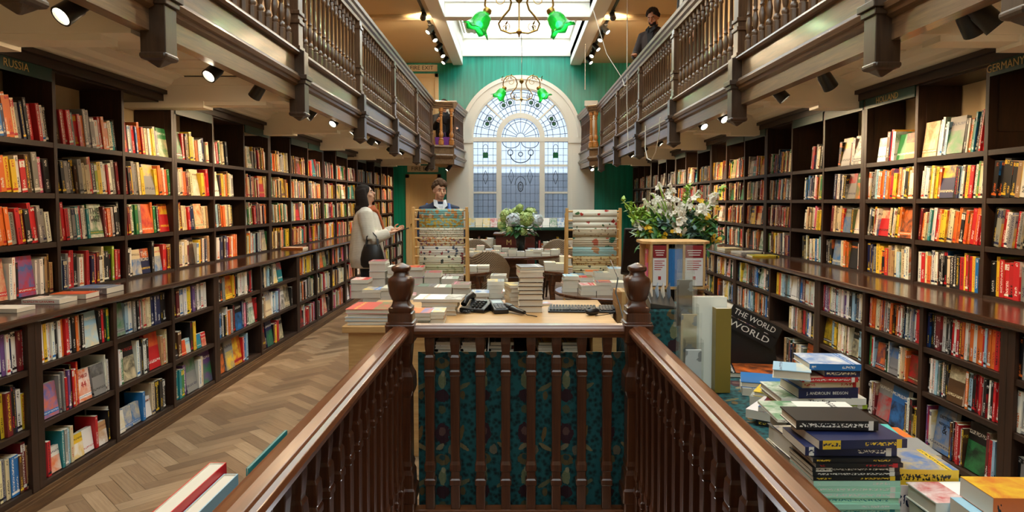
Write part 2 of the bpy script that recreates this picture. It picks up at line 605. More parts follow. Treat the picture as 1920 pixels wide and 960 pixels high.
for sd in (-1, 1):
    x = XW[sd]
    struct(B(min(x, x + sd * .12), max(x, x + sd * .12), Y0, YB, 0, ZC + .1).build('wall_' + NAME[sd], P_WALL))
    # wainscot behind the gallery
    p = MB()
    p.box(min(x, x - sd * .03), max(x, x - sd * .03), Y0, YB, ZG[sd][1], 3.95)
    for k in range(28):
        y = Y0 + .3 + k * .65
        p.box(min(x - sd * .03, x - sd * .06), max(x - sd * .03, x - sd * .06), y, y + .12, ZG[sd][1], 3.95)
    struct(p.build('trim_wainscot_' + NAME[sd], wood('gallery_wainscot', '#94602c', '#cf9a58', (8, 8, 1), .5), origin=(0, 0, 0)))
    # gallery floor slab, its boarded soffit, joists with a curved bracket, crown moulding
    g = XG[sd]
    lo, hi = sorted((x, g))
    struct(B(lo, hi, Y0, YB, 2.47, 2.58).build('ceiling_under_gallery_' + NAME[sd], P_CREAM))
    bd = MB()
    for k in range(62):
        y = Y0 + .1 + k * .3
        bd.box(lo, hi, y, y + .012, 2.462, 2.47)
    struct(bd.build('trim_soffit_boards_' + NAME[sd], P_BEAM, origin=(0, 0, 0)))
    struct(B(lo, hi, Y0, YB, 2.58, 2.62).build('floor_gallery_' + NAME[sd], W_CASE_Y))
    for y in [BEAM_Y[sd][0] - 2.12] + BEAM_Y[sd]:
        z0 = 2.23
        bm_ = MB().box(*sorted((x, g + sd * .05)), y - .085, y + .085, z0 + .05, 2.47).box(*sorted((x, g + sd * .2)), y - .07, y + .07, z0 + .02, z0 + .05)
        bm_.box(*sorted((x, x - sd * .62)), y - .085, y + .085, z0, z0 + .05)
        bm_.box(*sorted((x, g + sd * .05)), y - .10, y + .10, 2.40, 2.47)
        struct(bm_.build('beam_gallery_' + NAME[sd], P_BEAM))
    cx = XU[sd]
    prof = [(0, 0), (.03, 0), (.05, .03), (.09, .045), (.11, .08), (.16, .095), (.19, .1), (.19, .11), (0, .11)]
    struct(MB().prism([(-sd * u * 1.0, v) for u, v in prof], (cx, Y0, 2.36), (cx, YB, 2.36), (1, 0, 0)).build('trim_crown_' + NAME[sd], P_BEAM))
    # side ceilings and the beam along the lantern
    e = -1.19 if sd < 0 else 1.30
    eo = -1.42 if sd < 0 else 1.55
    lo, hi = sorted((x, eo))
    struct(B(lo, hi, Y0, YB, ZC, ZC + .12).build('ceiling_' + NAME[sd], P_CEIL))
    for y in (2.0, 7.0, 12.0):
        struct(B(lo, hi, y - .09, y + .09, ZC - .05, ZC).build('beam_ceiling_' + NAME[sd], P_CEIL, bevel=.01))
    lo, hi = sorted((eo, e))
    struct(B(lo, hi, Y0, YB, ZC - .05, ZC + .26).build('beam_lantern_' + NAME[sd], P_LANT, bevel=.012))
    cove = [(0, 0), (.02, 0), (.03, .05), (.07, .07), (.09, .12), (.09, .15), (0, .15)]
    struct(MB().prism([(-sd * (.09 - u) + sd * .09 - sd * .09, v) for u, v in cove], (e + sd * .09, Y0, ZC + .1), (e + sd * .09, YB, ZC + .1), (1, 0, 0)).build('trim_lantern_cove_' + NAME[sd], P_LANT))

# back wall, wall behind, lantern
wb = MB()
XC, ZS, RO = .15, 3.01, 1.40
XO, ZSILL = 1.06, 1.08              # half width of the window opening, sill
RI = 1.13
wl, wr = -3.1, 3.1
wb.box(wl, XC - RI, YB, YB + .18, 0, ZS).box(XC + RI, wr, YB, YB + .18, 0, ZS).box(XC - RI, XC + RI, YB, YB + .18, 0, ZSILL)
arc = [(XC + RI * math.cos(a), ZS + RI * math.sin(a)) for a in [PI * i / 32 for i in range(33)]]
for (x0, z0), (x1, z1) in zip(arc, arc[1:]):
    wb.add([(x0, YB, z0), (x1, YB, z1), (x1, YB, 4.95), (x0, YB, 4.95), (x0, YB + .18, z0), (x1, YB + .18, z1), (x1, YB + .18, 4.95), (x0, YB + .18, 4.95)],
           [(0, 1, 2, 3), (7, 6, 5, 4), (0, 4, 5, 1), (2, 6, 7, 3)])
wb.box(wl, XC - RI, YB, YB + .18, ZS, 4.95).box(XC + RI, wr, YB, YB + .18, ZS, 4.95)
struct(wb.build('wall_back', P_GREEN, origin=(0, YB, 0)))
struct(B(wl, wr, Y0 - .12, Y0, 0, 4.95).build('wall_behind', P_CREAM))
XLa, XRa = -1.19, 1.30
ZE = 4.98
lw = MB()
lw.box(XLa - .12, XLa, Y0, YB, ZE - .05, 5.3).box(XRa, XRa + .12, Y0, YB, ZE - .05, 5.3)
lw.box(XLa - .1, XRa + .1, YB, YB + .12, 4.87, 5.32).box(XLa - .1, XRa + .1, YB - .05, YB, 5.28, 5.34).box(XLa - .1, XRa + .1, YB - .06, YB, 4.87, 4.95)
lw.box(XLa - .1, XRa + .1, Y0 - .12, Y0, ZE, 5.32)
struct(lw.build('wall_lantern', P_LANT, origin=(0, 6, 5)))
for y in (2.0, 7.0, 12.0):
    bm_ = MB().box(XLa, XRa, y - .12, y + .12, ZC - .05, ZC + .26)
    bm_.box(XLa, XRa, y - .15, y + .15, ZC + .2, ZC + .26).box(XLa, XRa, y - .17, y + .17, ZC + .26, ZC + .30)
    struct(bm_.build('beam_cross', P_LANT, bevel=.008))
# glazed pitched roof of the lantern: bars and panes
XR_, ZR_ = (XLa + XRa) / 2, 6.15
gb, gp = MB(), MB()
for k in range(28):
    y = Y0 + k * (YB - Y0) / 27
    for x in (XLa, XRa):
        gb.bar((x, y, 5.3), (XR_, y, ZR_), .035, .05)
for x, z in ((XLa, 5.3), (XRa, 5.3), (XR_, ZR_)):
    gb.box(x - .04, x + .04, Y0, YB, z - .03, z + .03)
for x in (XLa + .62, XRa - .62):
    gb.box(x - .015, x + .015, Y0, YB, 5.3 + .85 * .5 - .01, 5.3 + .85 * .5 + .02)
for k in range(7):
    x = XLa + k * (XRa - XLa) / 6
    gb.box(x - .02, x + .02, YB + .02, YB + .06, 5.3, 5.3 + .85 * (1 - abs(k - 3) / 3) + .01)
for x in (XLa, XRa):
    gp.add([(x, Y0, 5.31), (x, YB + .05, 5.31), (XR_, YB + .05, ZR_ + .01), (XR_, Y0, ZR_ + .01)], [(0, 1, 2, 3)])
gp.add([(XLa, YB + .05, 5.3), (XRa, YB + .05, 5.3), (XR_, YB + .05, ZR_)], [(0, 1, 2)])
gp.add([(XLa, Y0, 5.3), (XRa, Y0, 5.3), (XR_, Y0, ZR_)], [(0, 1, 2)])
wo = struct(gb.build('window_lantern', P_LANT, origin=(0, 6, 5.3)))
gp.build('pane', G_SKY, wo)
bl = thing('roller_blind', 'beige fabric blind hanging in folds under the lantern glazing', 'blind', (-.7, 14.3, 5.2))
bm_ = MB()
for k in range(24):
    t = k / 23
    x = XLa + .12 + t * .55
    z = 5.28 + .75 * t * .45 - .16 * math.sin(PI * t) - .02 * math.sin(t * 22)
    if k:
        bm_.add([(px_, 13.0, pz_), (x, 13.0, z), (x, 15.4, z), (px_, 15.4, pz_)], [(0, 1, 2, 3)])
    px_, pz_ = x, z
fb = bm_.build('blind_fabric', paint('blind_fabric', '#b8ab8e', .9), bl, smooth=True)
so = fb.modifiers.new('thick', 'SOLIDIFY'); so.thickness = .006
MB().tube([(XLa + .08, 13.0, 5.27), (XLa + .08, 15.4, 5.27)], .025).build('roller_tube', P_LANT, bl)
# portal lights in the glazed openings: they only guide the sampling of the sky
for nm, loc, rot, sx, sy in (('lantern_sky_portal', (XR_, 6.7, 5.25), (0, 0, 0), 2.4, 18.4), ('window_sky_portal', (XC, YB + .3, 2.6), (-PI / 2, 0, 0), 2.3, 3.2)):
    l = bpy.data.lights.new(nm, 'AREA')
    l.shape = 'RECTANGLE'; l.size = sx; l.size_y = sy
    l.cycles.is_portal = True
    o = bpy.data.objects.new(nm, l)
    COL.objects.link(o)
    o.location = loc; o.rotation_euler = rot

# ------------------------------------------------------------ arched leaded window
win = MB()
YF = YB + .02


def ringpoly(mb, r0, r1, y0, y1, a0=0, a1=PI, n=40, cx=XC, cz=ZS):
    for i in range(n):
        a, b = a0 + (a1 - a0) * i / n, a0 + (a1 - a0) * (i + 1) / n
        vs = [(cx + r * math.cos(t), y, cz + r * math.sin(t)) for y in (y0, y1) for r, t in ((r0, a), (r1, a), (r1, b), (r0, b))]
        mb.add(vs, [(0, 1, 2, 3), (7, 6, 5, 4), (0, 3, 7, 4), (1, 5, 6, 2)])


ringpoly(win, 1.13, 1.40, YB - .05, YB + .02)
ringpoly(win, 1.33, 1.42, YB - .08, YB)
ringpoly(win, 1.10, 1.17, YB - .03, YB + .1)
for s in (-1, 1):       # jamb pilasters with caps
    xa, xb = sorted((XC + s * 1.10, XC + s * 1.72))
    win.box(xa, xb, YB - .06, YB + .02, 0, ZS - .14)
    win.box(xa + .1, xb - .1, YB - .075, YB - .05, .3, ZS - .22)
    win.box(xa, xb + 0, YB - .09, YB + .02, ZS - .14, ZS - .08)
    win.box(xa, xb, YB - .07, YB + .02, ZS - .08, ZS)
    xa, xb = sorted((XC + s * 1.52, XC + s * 1.74))
    win.box(xa, xb, YB - .07, YB, ZS, 3.72).box(xa - .04, xb + .04, YB - .12, YB, 3.72, 3.84)
win.box(XC - 1.2, XC + 1.2, YB - .12, YB + .05, ZSILL - .05, ZSILL + .02)
w1 = struct(win.build('window_1', P_WHITE, origin=(XC, YB, 0)))
sash = MB()
sash.box(XC - 1.13, XC + 1.13, YF - .03, YF + .06, ZS - .1, ZS)
for s in (-1, 1):
    xa, xb = sorted((XC + s * .445, XC + s * .565))
    sash.box(xa, xb, YF - .02, YF + .06, ZSILL, ZS - .1)
    xa, xb = sorted((XC + s * 1.10, XC + s * 1.13))
    sash.box(xa, xb, YF - .02, YF + .06, ZSILL, ZS)
    xa, xb = sorted((XC + s * .5, XC + s * 1.1))
    sash.box(xa, xb, YF - .01, YF + .05, 1.70, 1.745)
    for zz in (ZSILL, 2.33):
        sash.box(xa, xb, YF - .01, YF + .05, zz, zz + .05)
sash.box(XC - .5, XC + .5, YF - .01, YF + .05, 2.33, 2.38).box(XC - .5, XC + .5, YF - .01, YF + .05, ZSILL, ZSILL + .05)
ringpoly(sash, .445, .565, YF - .02, YF + .06)
for a in (rad(44), PI / 2, rad(136)):
    sash.bar((XC + .54 * math.cos(a), YF + .015, ZS + .54 * math.sin(a)), (XC + 1.14 * math.cos(a), YF + .015, ZS + 1.14 * math.sin(a)), .035, .05, (0, 1, 0))
sash.build('sash_frame', P_WHITE, w1)
pn = MB()
pn.box(XC - 1.12, XC + 1.12, YF + .03, YF + .035, ZSILL, ZS)
pn.poly([(XC + 1.12 * math.cos(PI * i / 32), YF + .03, ZS + 1.12 * math.sin(PI * i / 32)) for i in range(33)], .005)
pn.build('leaded_pane', G_LEAD, w1)
ld = MB()
YL = YF + .02


def lead(a, b, wd=.011):
    ld.bar((a[0], YL, a[1]), (b[0], YL, b[1]), wd, .01, (0, 1, 0))


def leadc(cx, cz, rx, rz, n=16, a0=0, a1=2 * PI, wd=.011):
    p = [(cx + rx * math.cos(a0 + (a1 - a0) * i / n), cz + rz * math.sin(a0 + (a1 - a0) * i / n)) for i in range(n + 1)]
    for a, b in zip(p, p[1:]): lead(a, b, wd)


for k in range(19):     # upper fan
    a = PI * (k + .5) / 19
    lead((XC + .56 * math.cos(a), ZS + .56 * math.sin(a)), (XC + 1.1 * math.cos(a), ZS + 1.1 * math.sin(a)))
for r in (.63, .76, .93, 1.04): leadc(XC, ZS, r, r, 40, 0, PI)
for k in range(9):
    a = PI * (k + .5) / 9
    lead((XC + .1 * math.cos(a), ZS + .1 * math.sin(a)), (XC + .45 * math.cos(a), ZS + .45 * math.sin(a)))
for r in (.1, .36, .42): leadc(XC, ZS, r, r, 24, 0, PI)
rd = MB()
for a in (22, 31, 62, 73, 107, 118, 149, 158):
    cx, cz = XC + .84 * math.cos(rad(a)), ZS + .84 * math.sin(rad(a))
    leadc(cx, cz, .085, .085, 14, wd=.014)
    leadc(cx, cz, .045, .045, 10, wd=.012)
    rd.lathe([(-.004, .04), (.004, .04)], (0, 0, 0), 14, Matrix.Translation((cx, YL, cz)) @ Matrix.Rotation(PI / 2, 4, 'X'))
for x in (-.82, .82):
    for k in range(6): lead((XC + x + (-.3 + k * .12), ZSILL), (XC + x + (-.3 + k * .12), ZS - .1), .008)
    for z in [1.1 + .15 * i for i in range(13)]: lead((XC + x - .3, z), (XC + x + .3, z), .008)
    leadc(XC + x, 2.08, .06, .16, 4); leadc(XC + x, 2.75, .06, .1, 10)
    rd.box(XC + x - .06, XC + x + .06, YL - .004, YL + .004, 2.53, 2.66)
for k in range(9): lead((XC - .45 + k * .1125, ZSILL), (XC - .45 + k * .1125, ZS - .1), .007)
for z in [1.1 + .2 * i for i in range(10)]: lead((XC - .45, z), (XC + .45, z), .007)
for x in (-.22, .22):
    leadc(XC + x, 2.1, .06, .17, 4)
    leadc(XC + x, 2.9, .2, .14, 12, PI, 2 * PI, .016)
leadc(XC, 1.86, .06, .11, 14, wd=.02); leadc(XC, 1.86, .03, .06, 10); leadc(XC, 1.9, .13, .2, 12, 0, PI)
leadc(XC, 2.62, .24, .2, 20, PI, 2 * PI, .02); leadc(XC, 2.62, .05, .05, 10, wd=.02)
for x in (-.24, .24): leadc(XC + x, 2.66, .06, .07, 12, wd=.018)
ld.build('lead_came', M_LEAD, w1)
rd.build('green_roundel', G_GREEN, w1)
# what stands outside, seen dimly through the panes
ex = MB().box(-6, 6, 20, 20.3, 0, 2.35).box(-6, 1.2, 20.0, 20.5, 0, 1.9).box(-6, 6, 19.9, 20.0, 2.2, 2.35)
struct(ex.build('exterior_building', plain('exterior_brick', '#55565a', .9)))
struct(B(-8, 8, YB + .2, 20, -.05, 0).build('ground_outside', plain('yard_paving', '#77767a', .9)))

# ------------------------------------------------------------ doors and signs on the back wall


def door(nm, x0, x1, z0, z1, panels):
    fr = MB()
    t = .09
    fr.box(x0 - t, x0, YB - .05, YB, z0, z1 + t).box(x1, x1 + t, YB - .05, YB, z0, z1 + t).box(x0 - t, x1 + t, YB - .05, YB, z1, z1 + t)
    d = struct(fr.build(nm, P_DOOR, bevel=.006))
    lf = MB().box(x0, x1, YB - .025, YB - .005, z0, z1)
    wd = (x1 - x0 - .28) / 2
    for i in (0, 1):
        xa = x0 + .09 + i * (wd + .1)
        for za, zb in panels:
            lf.box(xa, xa + wd, YB - .032, YB - .025, z0 + za, z0 + zb)
            lf.box(xa + .04, xa + wd - .04, YB - .042, YB - .032, z0 + za + .04, z0 + zb - .04)
    lf.build('door_leaf', P_DOOR, d, bevel=.004)
    k = MB().ball((x0 + .05, YB - .06, z0 + .98), .028).tube([(x0 + .05, YB - .06, z0 + .98), (x0 + .05, YB - .02, z0 + .98)], .01)
    k.build('door_knob', M_BRASS, d, smooth=True)


door('door_1', -2.44, -1.80, 0, 2.06, ((.15, .9), (1.05, 1.95)))
door('door_2', -2.44, -1.84, 2.62, 4.38, ((.1, .75), (.85, 1.65)))
M_SIGNB = plain('sign_board_cream', '#ded2b4', .5)
for z, x, lab in ((2.275, -2.13, 'cream FIRE EXIT sign above the panelled door under the gallery'), (4.60, -2.14, 'cream FIRE EXIT sign above the upper door, level with the handrail top')):
    s = thing('exit_sign', lab, 'sign', (x, YB - .02, z), 'fire exit signs')
    bd = B(x - .36, x + .36, YB - .03, YB - .003, z - .075, z + .075).build('sign_board', M_SIGNB, s)
    text('FIRE EXIT', .13, M_INKK, s, (x, YB - .0315, z), (PI / 2, 0, 0), sx=1.0)

# ------------------------------------------------------------ wall cases: uprights, shelves, signs
BU = {-1: [4.07 - .71 * 2 + .71 * k for k in range(19)], 1: [3.90 - .68 * 2 + .68 * k for k in range(20)]}
BU = {k: [y for y in v if y < 15.75] for k, v in BU.items()}
SHU = {-1: (.965, 1.262, 1.55, 1.849), 1: (.967, 1.246, 1.52, 1.792)}
BLW = {-1: [2.62, 3.30, 3.97, 4.65, 5.33, 6.28, 7.36, 8.06, 8.74, 9.45, 10.13, 10.82, 11.5, 12.2, 12.9, 13.6, 14.35],
       1: [2.43, 3.12, 3.79, 4.42, 5.10, 6.06, 7.03, 7.74, 8.42, 9.1, 9.8, 10.5, 11.2, 11.9, 12.6, 13.3, 14.0]}
SHL = {-1: (.105, .400, .690), 1: (.135, .445, .692)}
ZLEDGE = .952
ORD = 'first second third fourth fifth sixth seventh eighth ninth tenth eleventh twelfth thirteenth fourteenth fifteenth sixteenth seventeenth eighteenth nineteenth twentieth twenty-first twenty-second twenty-third twenty-fourth twenty-fifth twenty-sixth twenty-seventh twenty-eighth twenty-ninth thirtieth thirty-first thirty-second thirty-third thirty-fourth thirty-fifth thirty-sixth thirty-seventh thirty-eighth thirty-ninth fortieth forty-first forty-second'.split()


def span(x0, x1): return (min(x0, x1), max(x0, x1))


for sd in (-1, 1):
    xf = XU[sd]
    xb = XW[sd] - sd * .01
    ys = BU[sd]
    # units of three bays
    i, u = 0, 0
    start = 2 if sd < 0 else 2
    cuts = [0] + [k for k in range(1, len(ys)) if (k - 4) % 3 == 0] + [len(ys) - 1]
    cuts = sorted(set(cuts))
    for u, (a, b) in enumerate(zip(cuts, cuts[1:])):
        lab = f'tall dark wooden wall bookcase above the ledge, {ORD[u]} from the camera, {NAME[sd]} wall'
        t = thing('wall_bookcase', lab, 'bookcase', (xf + sd * .13, (ys[a] + ys[b]) / 2, ZLEDGE), 'upper wall bookcases')
        for k in range(a, b + 1):
            m = MB()
            w_ = .035 if k in (a, b) else .022
            y = ys[k] + (w_ / 2 + .001 if k == a else -w_ / 2 - .001 if k == b else 0)
            m.box(*span(xf, xb), y - w_ / 2, y + w_ / 2, ZLEDGE, 2.27)
            m.box(*span(xf - sd * .006, xf + sd * .012), y - w_ / 2 - (.004 if k != a else 0), y + w_ / 2 + (.004 if k != b else 0), ZLEDGE, 2.27)
            m.box(*span(xf + sd * .05, xf + sd * .2), y - w_ / 2 - (.006 if k != a else 0), y + w_ / 2 + (.006 if k != b else 0), 1.9, 2.22)
            m.build('upright', W_CASE_Z, t)
        for k in range(a, b):
            for j, z in enumerate(SHU[sd]):
                m = MB().box(*span(xf, xb), ys[k] + .012, ys[k + 1] - .012, z - .022, z)
                m.box(*span(xf - sd * .004, xf + sd * .012), ys[k] + .012, ys[k + 1] - .012, z - .028, z + .002)
                m.build('shelf', W_CASE_Y, t)
        B(*span(xb, xb - sd * .008), ys[a], ys[b], ZLEDGE, SHU[sd][3]).build('back_panel', W_CASE_Y, t)
        hd = MB().box(*span(xf + sd * .02, xb), ys[a], ys[b], 2.27, 2.30).box(*span(xf - sd * .02, xf + sd * .01), ys[a], ys[b], 2.28, 2.36)
        hd.box(*span(xf - sd * .05, xf), ys[a], ys[b], 2.33, 2.36)
        hd.build('cornice', W_CASE_Y, t)
        for k in range(a, b):
            txt = {(-1, 2): None, (-1, 1): 'RUSSIA', (1, 3): 'HOLLAND', (1, 1): 'GERMANY'}.get((sd, k))
            if sd < 0: want = k in (1, 4, 6, 8, 9, 11, 13, 15)
            else: want = k in (1, 3, 4, 5, 7, 8, 10, 12, 14)
            if want:
                sb = B(*span(xf - sd * .012, xf), ys[k] + .02, ys[k + 1] - .02, 2.205, 2.285).build('sign_board', P_SIGN, t)
                sb['label'] = 'dark green section board'
                if txt:
                    yy = {'RUSSIA': ys[k] + .40, 'HOLLAND': (ys[k] + ys[k + 1]) / 2 + .02, 'GERMANY': ys[k + 1] - .14}[txt]
                    text(txt, .062, T_GOLD, sb, (xf - sd * .0135, yy, 2.245), (PI / 2, 0, -sd * PI / 2))
    # lower cases
    xf = XL[sd]
    xk = XU[sd] + sd * .0
    ys = BLW[sd]
    cuts = [0, 1, 4, 6, 9, 12, 15, 16] if sd < 0 else [0, 1, 4, 6, 9, 12, 15, 16]
    for u, (a, b) in enumerate(zip(cuts, cuts[1:])):
        lab = f'low dark wooden bookcase under the ledge, {ORD[u]} from the camera, {NAME[sd]} wall'
        t = thing('low_bookcase', lab, 'bookcase', (xf + sd * .17, (ys[a] + ys[b]) / 2, 0), 'lower wall bookcases')
        for k in range(a, b + 1):
            m = MB()
            w_ = .04 if k in (a, b) else .022
            y = ys[k] + (w_ / 2 + .001 if k == a else -w_ / 2 - .001 if k == b else 0)
            m.box(*span(xf, xk), y - w_ / 2, y + w_ / 2, .085, ZLEDGE - .036)
            m.box(*span(xf - sd * .008, xf + sd * .01), y - w_ / 2 - (.006 if k != a else 0), y + w_ / 2 + (.006 if k != b else 0), .085, ZLEDGE - .036)
            m.build('upright', W_CASE_Z, t)
        for k in range(a, b):
            for z in SHL[sd]:
                m = MB().box(*span(xf, xk), ys[k] + .012, ys[k + 1] - .012, z - .02, z)
                m.box(*span(xf - sd * .004, xf + sd * .012), ys[k] + .012, ys[k + 1] - .012, z - .026, z + .002)
                m.build('shelf', W_CASE_Y, t)
        B(*span(xk, xk - sd * .008), ys[a], ys[b], .085, ZLEDGE - .036).build('back_panel', W_CASE_Y, t)
    m = MB()
    m.box(*span(xf - sd * .03, xk), ys[0], ys[-1], 0, .05).box(*span(xf - sd * .015, xk), ys[0], ys[-1], .05, .08)
    m.box(*span(xf - sd * .022, xk), ys[0], ys[-1], .05, .062)
    struct(m.build('baseboard_' + NAME[sd], wood('plinth_wood', '#3c2615', '#7a5836', (16, 1.2, 16), .5)))
    lt = MB().prism([(0, 0), (sd * -.008, .006), (sd * -.012, .018), (sd * -.008, .03), (0, .0355), (sd * .42, .0355), (sd * .42, 0)], (xf - sd * .02, ys[0] - .05, ZLEDGE - .036), (xf - sd * .02, ys[-1] + .03, ZLEDGE - .036), (1, 0, 0))
    tag(lt.build('bookcase_ledge', W_LEDGE), f'long polished dark ledge capping the low bookcases, {NAME[sd]} wall', 'ledge', 'bookcase ledges')

# ------------------------------------------------------------ gallery fronts
GB = [(0, .026), (.012, .026), (.016, .03), (.10, .03), (.108, .022), (.125, .027), (.145, .022), (.155, .014), (.19, .022), (.24, .025), (.28, .016), (.30, .014), (.31, .02), (.32, .014),
      (.34, .016), (.62, .013), (.63, .019), (.65, .019), (.66, .013), (.70, .02), (.72, .015), (.73, .026), (.80, .026)]


def gal_post(m, x, y, z0, z1, h=.055):
    m.box(x - h, x + h, y - h, y + h, z0, z1)
    for z in (z0, z0 + .2, z0 + .27, z1 - .09):
        m.box(x - h - .012, x + h + .012, y - h - .012, y + h + .012, z, z + .03)


for sd in (-1, 1):
    g = XG[sd]
    z0, z1, z2 = ZG[sd]
    ya, yb = 2.3, 14.25
    o_ = -sd        # towards the room
    t = thing('gallery_front', f'long brown wooden gallery front with balusters, posts and handrail, {NAME[sd]} side', 'balustrade', (g, (ya + yb) / 2, z0), 'gallery fronts')

    def run(nm, prof, mat, pts, up=0.0):
        m = MB()
        for (x0, y0), (x1, y1) in zip(pts, pts[1:]):
            d = Vector((x1 - x0, y1 - y0, 0)).normalized()
            n = Vector((d.y, -d.x, 0)) * sd * -1
            n = n if n.x * o_ >= -.01 else -n
            if abs(n.x) < .5: n = Vector((0, -1, 0)) if (x1 - x0) * o_ > 0 and y1 - y0 < .4 else n
            m.prism([(u, v + up) for u, v in prof], (x0, y0, 0), (x1, y1, 0), n)
        return m.build(nm, mat, t)

    bx, bx2 = (-1.28, -1.17) if sd < 0 else (1.60, 1.55)
    line = [(g, ya), (g, yb), (bx, yb + .18), (bx2, YB - .1)]
    run('fascia', [(-.05, z0), (.02, z0), (.02, z0 + .1), (.045, z0 + .115), (.05, z0 + .135), (.065, z0 + .14), (.075, z0 + .165), (.055, z0 + .18), (.045, z0 + .2), (.02, z0 + .205), (.02, z0 + .34), (-.05, z0 + .34)], W_GAL_Y, line)
    run('bottom_rail', [(-.07, z0 + .34), (.05, z0 + .34), (.065, z0 + .355), (.06, z0 + .37), (.04, z1 - .01), (-.06, z1 - .01), (-.07, z1 - .03)], W_GAL_Y, line)
    run('handrail', [(-.05, z2 - .15), (.045, z2 - .15), (.05, z2 - .12), (.07, z2 - .1), (.075, z2 - .07), (.095, z2 - .055), (.1, z2 - .02), (.06, z2), (-.06, z2), (-.09, z2 - .03), (-.07, z2 - .1)], W_GAL_Y, line)
    posts = [2.36] + BEAM_Y[sd]
    for y in posts:
        m = MB()
        gal_post(m, g, y, z1 - .02, z2 - .14)
        m.build('newel_post', W_GAL_Z, t, bevel=.004)
        m = MB()
        xo = g + o_ * .035
        m.box(xo - .06, xo + .06, y - .055, y + .055, z0 - .11, z1 - .03)
        m.box(xo - .085, xo + .085, y - .08, y + .08, z0 + .15, z0 + .185).box(xo - .072, xo + .072, y - .067, y + .067, z0 + .12, z0 + .15)
        m.lathe([(-.022, .044), (-.016, .06), (-.006, .066), (.006, .066), (.012, .06)], (xo, y, z0 - .112), sq=.2)
        m.lathe([(-.03, .006), (-.012, .03), (0, .044)], (xo, y, z0 - .132), sq=.2)
        m.build('drop_pendant', W_GAL_D, t, bevel=.004)
    proto = MB().lathe([(z * (z2 - z1 - .13) / .8, r) for z, r in GB], (0, 0, 0), 8)
    proto = proto.build('baluster', W_GAL_Z, t, local=True, smooth=True)
    first = True
    for ya_, yb_ in zip(posts, posts[1:] + [yb]):
        n = max(2, round((yb_ - ya_) / .14))
        for k in range(1, n):
            y = ya_ + (yb_ - ya_) * k / n
            c = proto if first else proto.copy()
            if not first: COL.objects.link(c)
            first = False
            c.location = Vector((g, y, z1 - .012)) - t.location
    # the turned columns and side balusters of the end balcony
    for k in range(9):
        f_ = (k + 1) / 10
        c = proto.copy()
        COL.objects.link(c)
        c.location = Vector((bx + (bx2 - bx) * f_, yb + .18 + (YB - .28 - yb) * f_, z1 - .012)) - t.location
    for q in (.45, .92):
        x, y = g + (bx - g) * q, yb + .18 * q
        m = MB().lathe([(z * (z2 - z1 - .13) / .8, r * 1.9) for z, r in GB], (x, y, z1 - .012), 12)
        m.build('turned_column', W_BALC, t, smooth=True)
    m = MB()
    m.poly([(g, yb, z0), (bx, yb + .18, z0), (bx2, YB - .08, z0), (g, YB - .08, z0)], .05, (0, 0, 1))
    m.poly([(g, yb, z0 + .2), (bx, yb + .18, z0 + .2), (bx2, YB - .08, z0 + .2), (g, YB - .08, z0 + .2)], .12, (0, 0, 1))
    m.build('balcony_floor', W_BALC, t)

# ------------------------------------------------------------ stair balustrade
ZR = .95
SB = [(0, .021), (.10, .021), (.105, .026), (.125, .026), (.13, .02), (.16, .02), (.165, .025), (.19, .025), (.205, .0205), (.24, .0195), (.565, .0212), (.57, .025), (.585, .025), (.592, .021),
      (.596, .0225), (.62, .0235), (.645, .022), (.654, .017), (.662, .0175), (.668, .0185), (.70, .0215), (.73, .0215)]
SB = [(z / .73 * (ZR - .058 - .10), r) for z, r in SB]
RAILP = [(-.032, 0), (-.034, .012), (-.044, .018), (-.047, .032), (-.042, .044), (-.03, .049), (-.026, .055), (0, .06), (.026, .055), (.03, .049), (.042, .044), (.047, .032), (.044, .018), (.034, .012), (.032, 0)]
XS = (-.51, .555)
YS, YN = 3.07, -.6
t = thing('stair_balustrade', 'glossy reddish brown stair balustrade with urn finials around the stairwell', 'balustrade', (.02, 1.6, 0))
for x in XS:
    MB().prism(RAILP, (x, YN, ZR - .058), (x, YS, ZR - .058), (1, 0, 0)).build('handrail', W_RAIL_Y, t, bevel=.002)
    B(x - .03, x + .03, YN, YS, .03, .10).build('base_rail', W_RAIL_Y, t, bevel=.004)
MB().prism(RAILP, (XS[0], YS, ZR - .058), (XS[1], YS, ZR - .058), (0, 1, 0)).build('handrail', W_RAIL_X, t, bevel=.002)
B(XS[0], XS[1], YS - .03, YS + .03, .03, .10).build('base_rail', W_RAIL_X, t, bevel=.004)
NP = [(0, .058), (.14, .058), (.145, .066), (.20, .066), (.21, .058), (.27, .056), (.29, .048), (.31, .052), (.33, .046), (.62, .046), (.635, .054), (.655, .06), (.68, .06), (.72, .058), (.74, .048), (.76, .042), (.80, .045), (.86, .05), (.875, .062), (ZR - .01, .064), (ZR + .0, .066), (ZR + .005, .062)]
FIN = [(ZR + .0, .062), (ZR + .012, .062), (ZR + .016, .055), (ZR + .052, .055), (ZR + .056, .048), (ZR + .062, .051), (ZR + .078, .051), (ZR + .084, .042), (ZR + .096, .036), (ZR + .108, .034)]
URN = [(ZR + .106, .036), (ZR + .115, .042), (ZR + .14, .051), (ZR + .175, .0565), (ZR + .195, .057), (ZR + .208, .053), (ZR + .216, .042), (ZR + .223, .034), (ZR + .236, .031), (ZR + .24, .037), (ZR + .246, .041), (ZR + .257, .041), (ZR + .262, .037), (ZR + .276, .008)]
for x in XS:
    MB().lathe(NP, (x, YS, 0), sq=.12).build('newel_post', W_RAIL_Z, t, bevel=.002)
    MB().lathe(FIN, (x, YS, 0), sq=.15).lathe(URN, (x, YS, 0), sq=.55).build('urn_finial', W_RAIL_Z, t, smooth=True)
proto = MB().lathe(SB, (0, 0, 0), sq=.16).build('baluster', W_RAIL_Z, t, local=True)
first = True
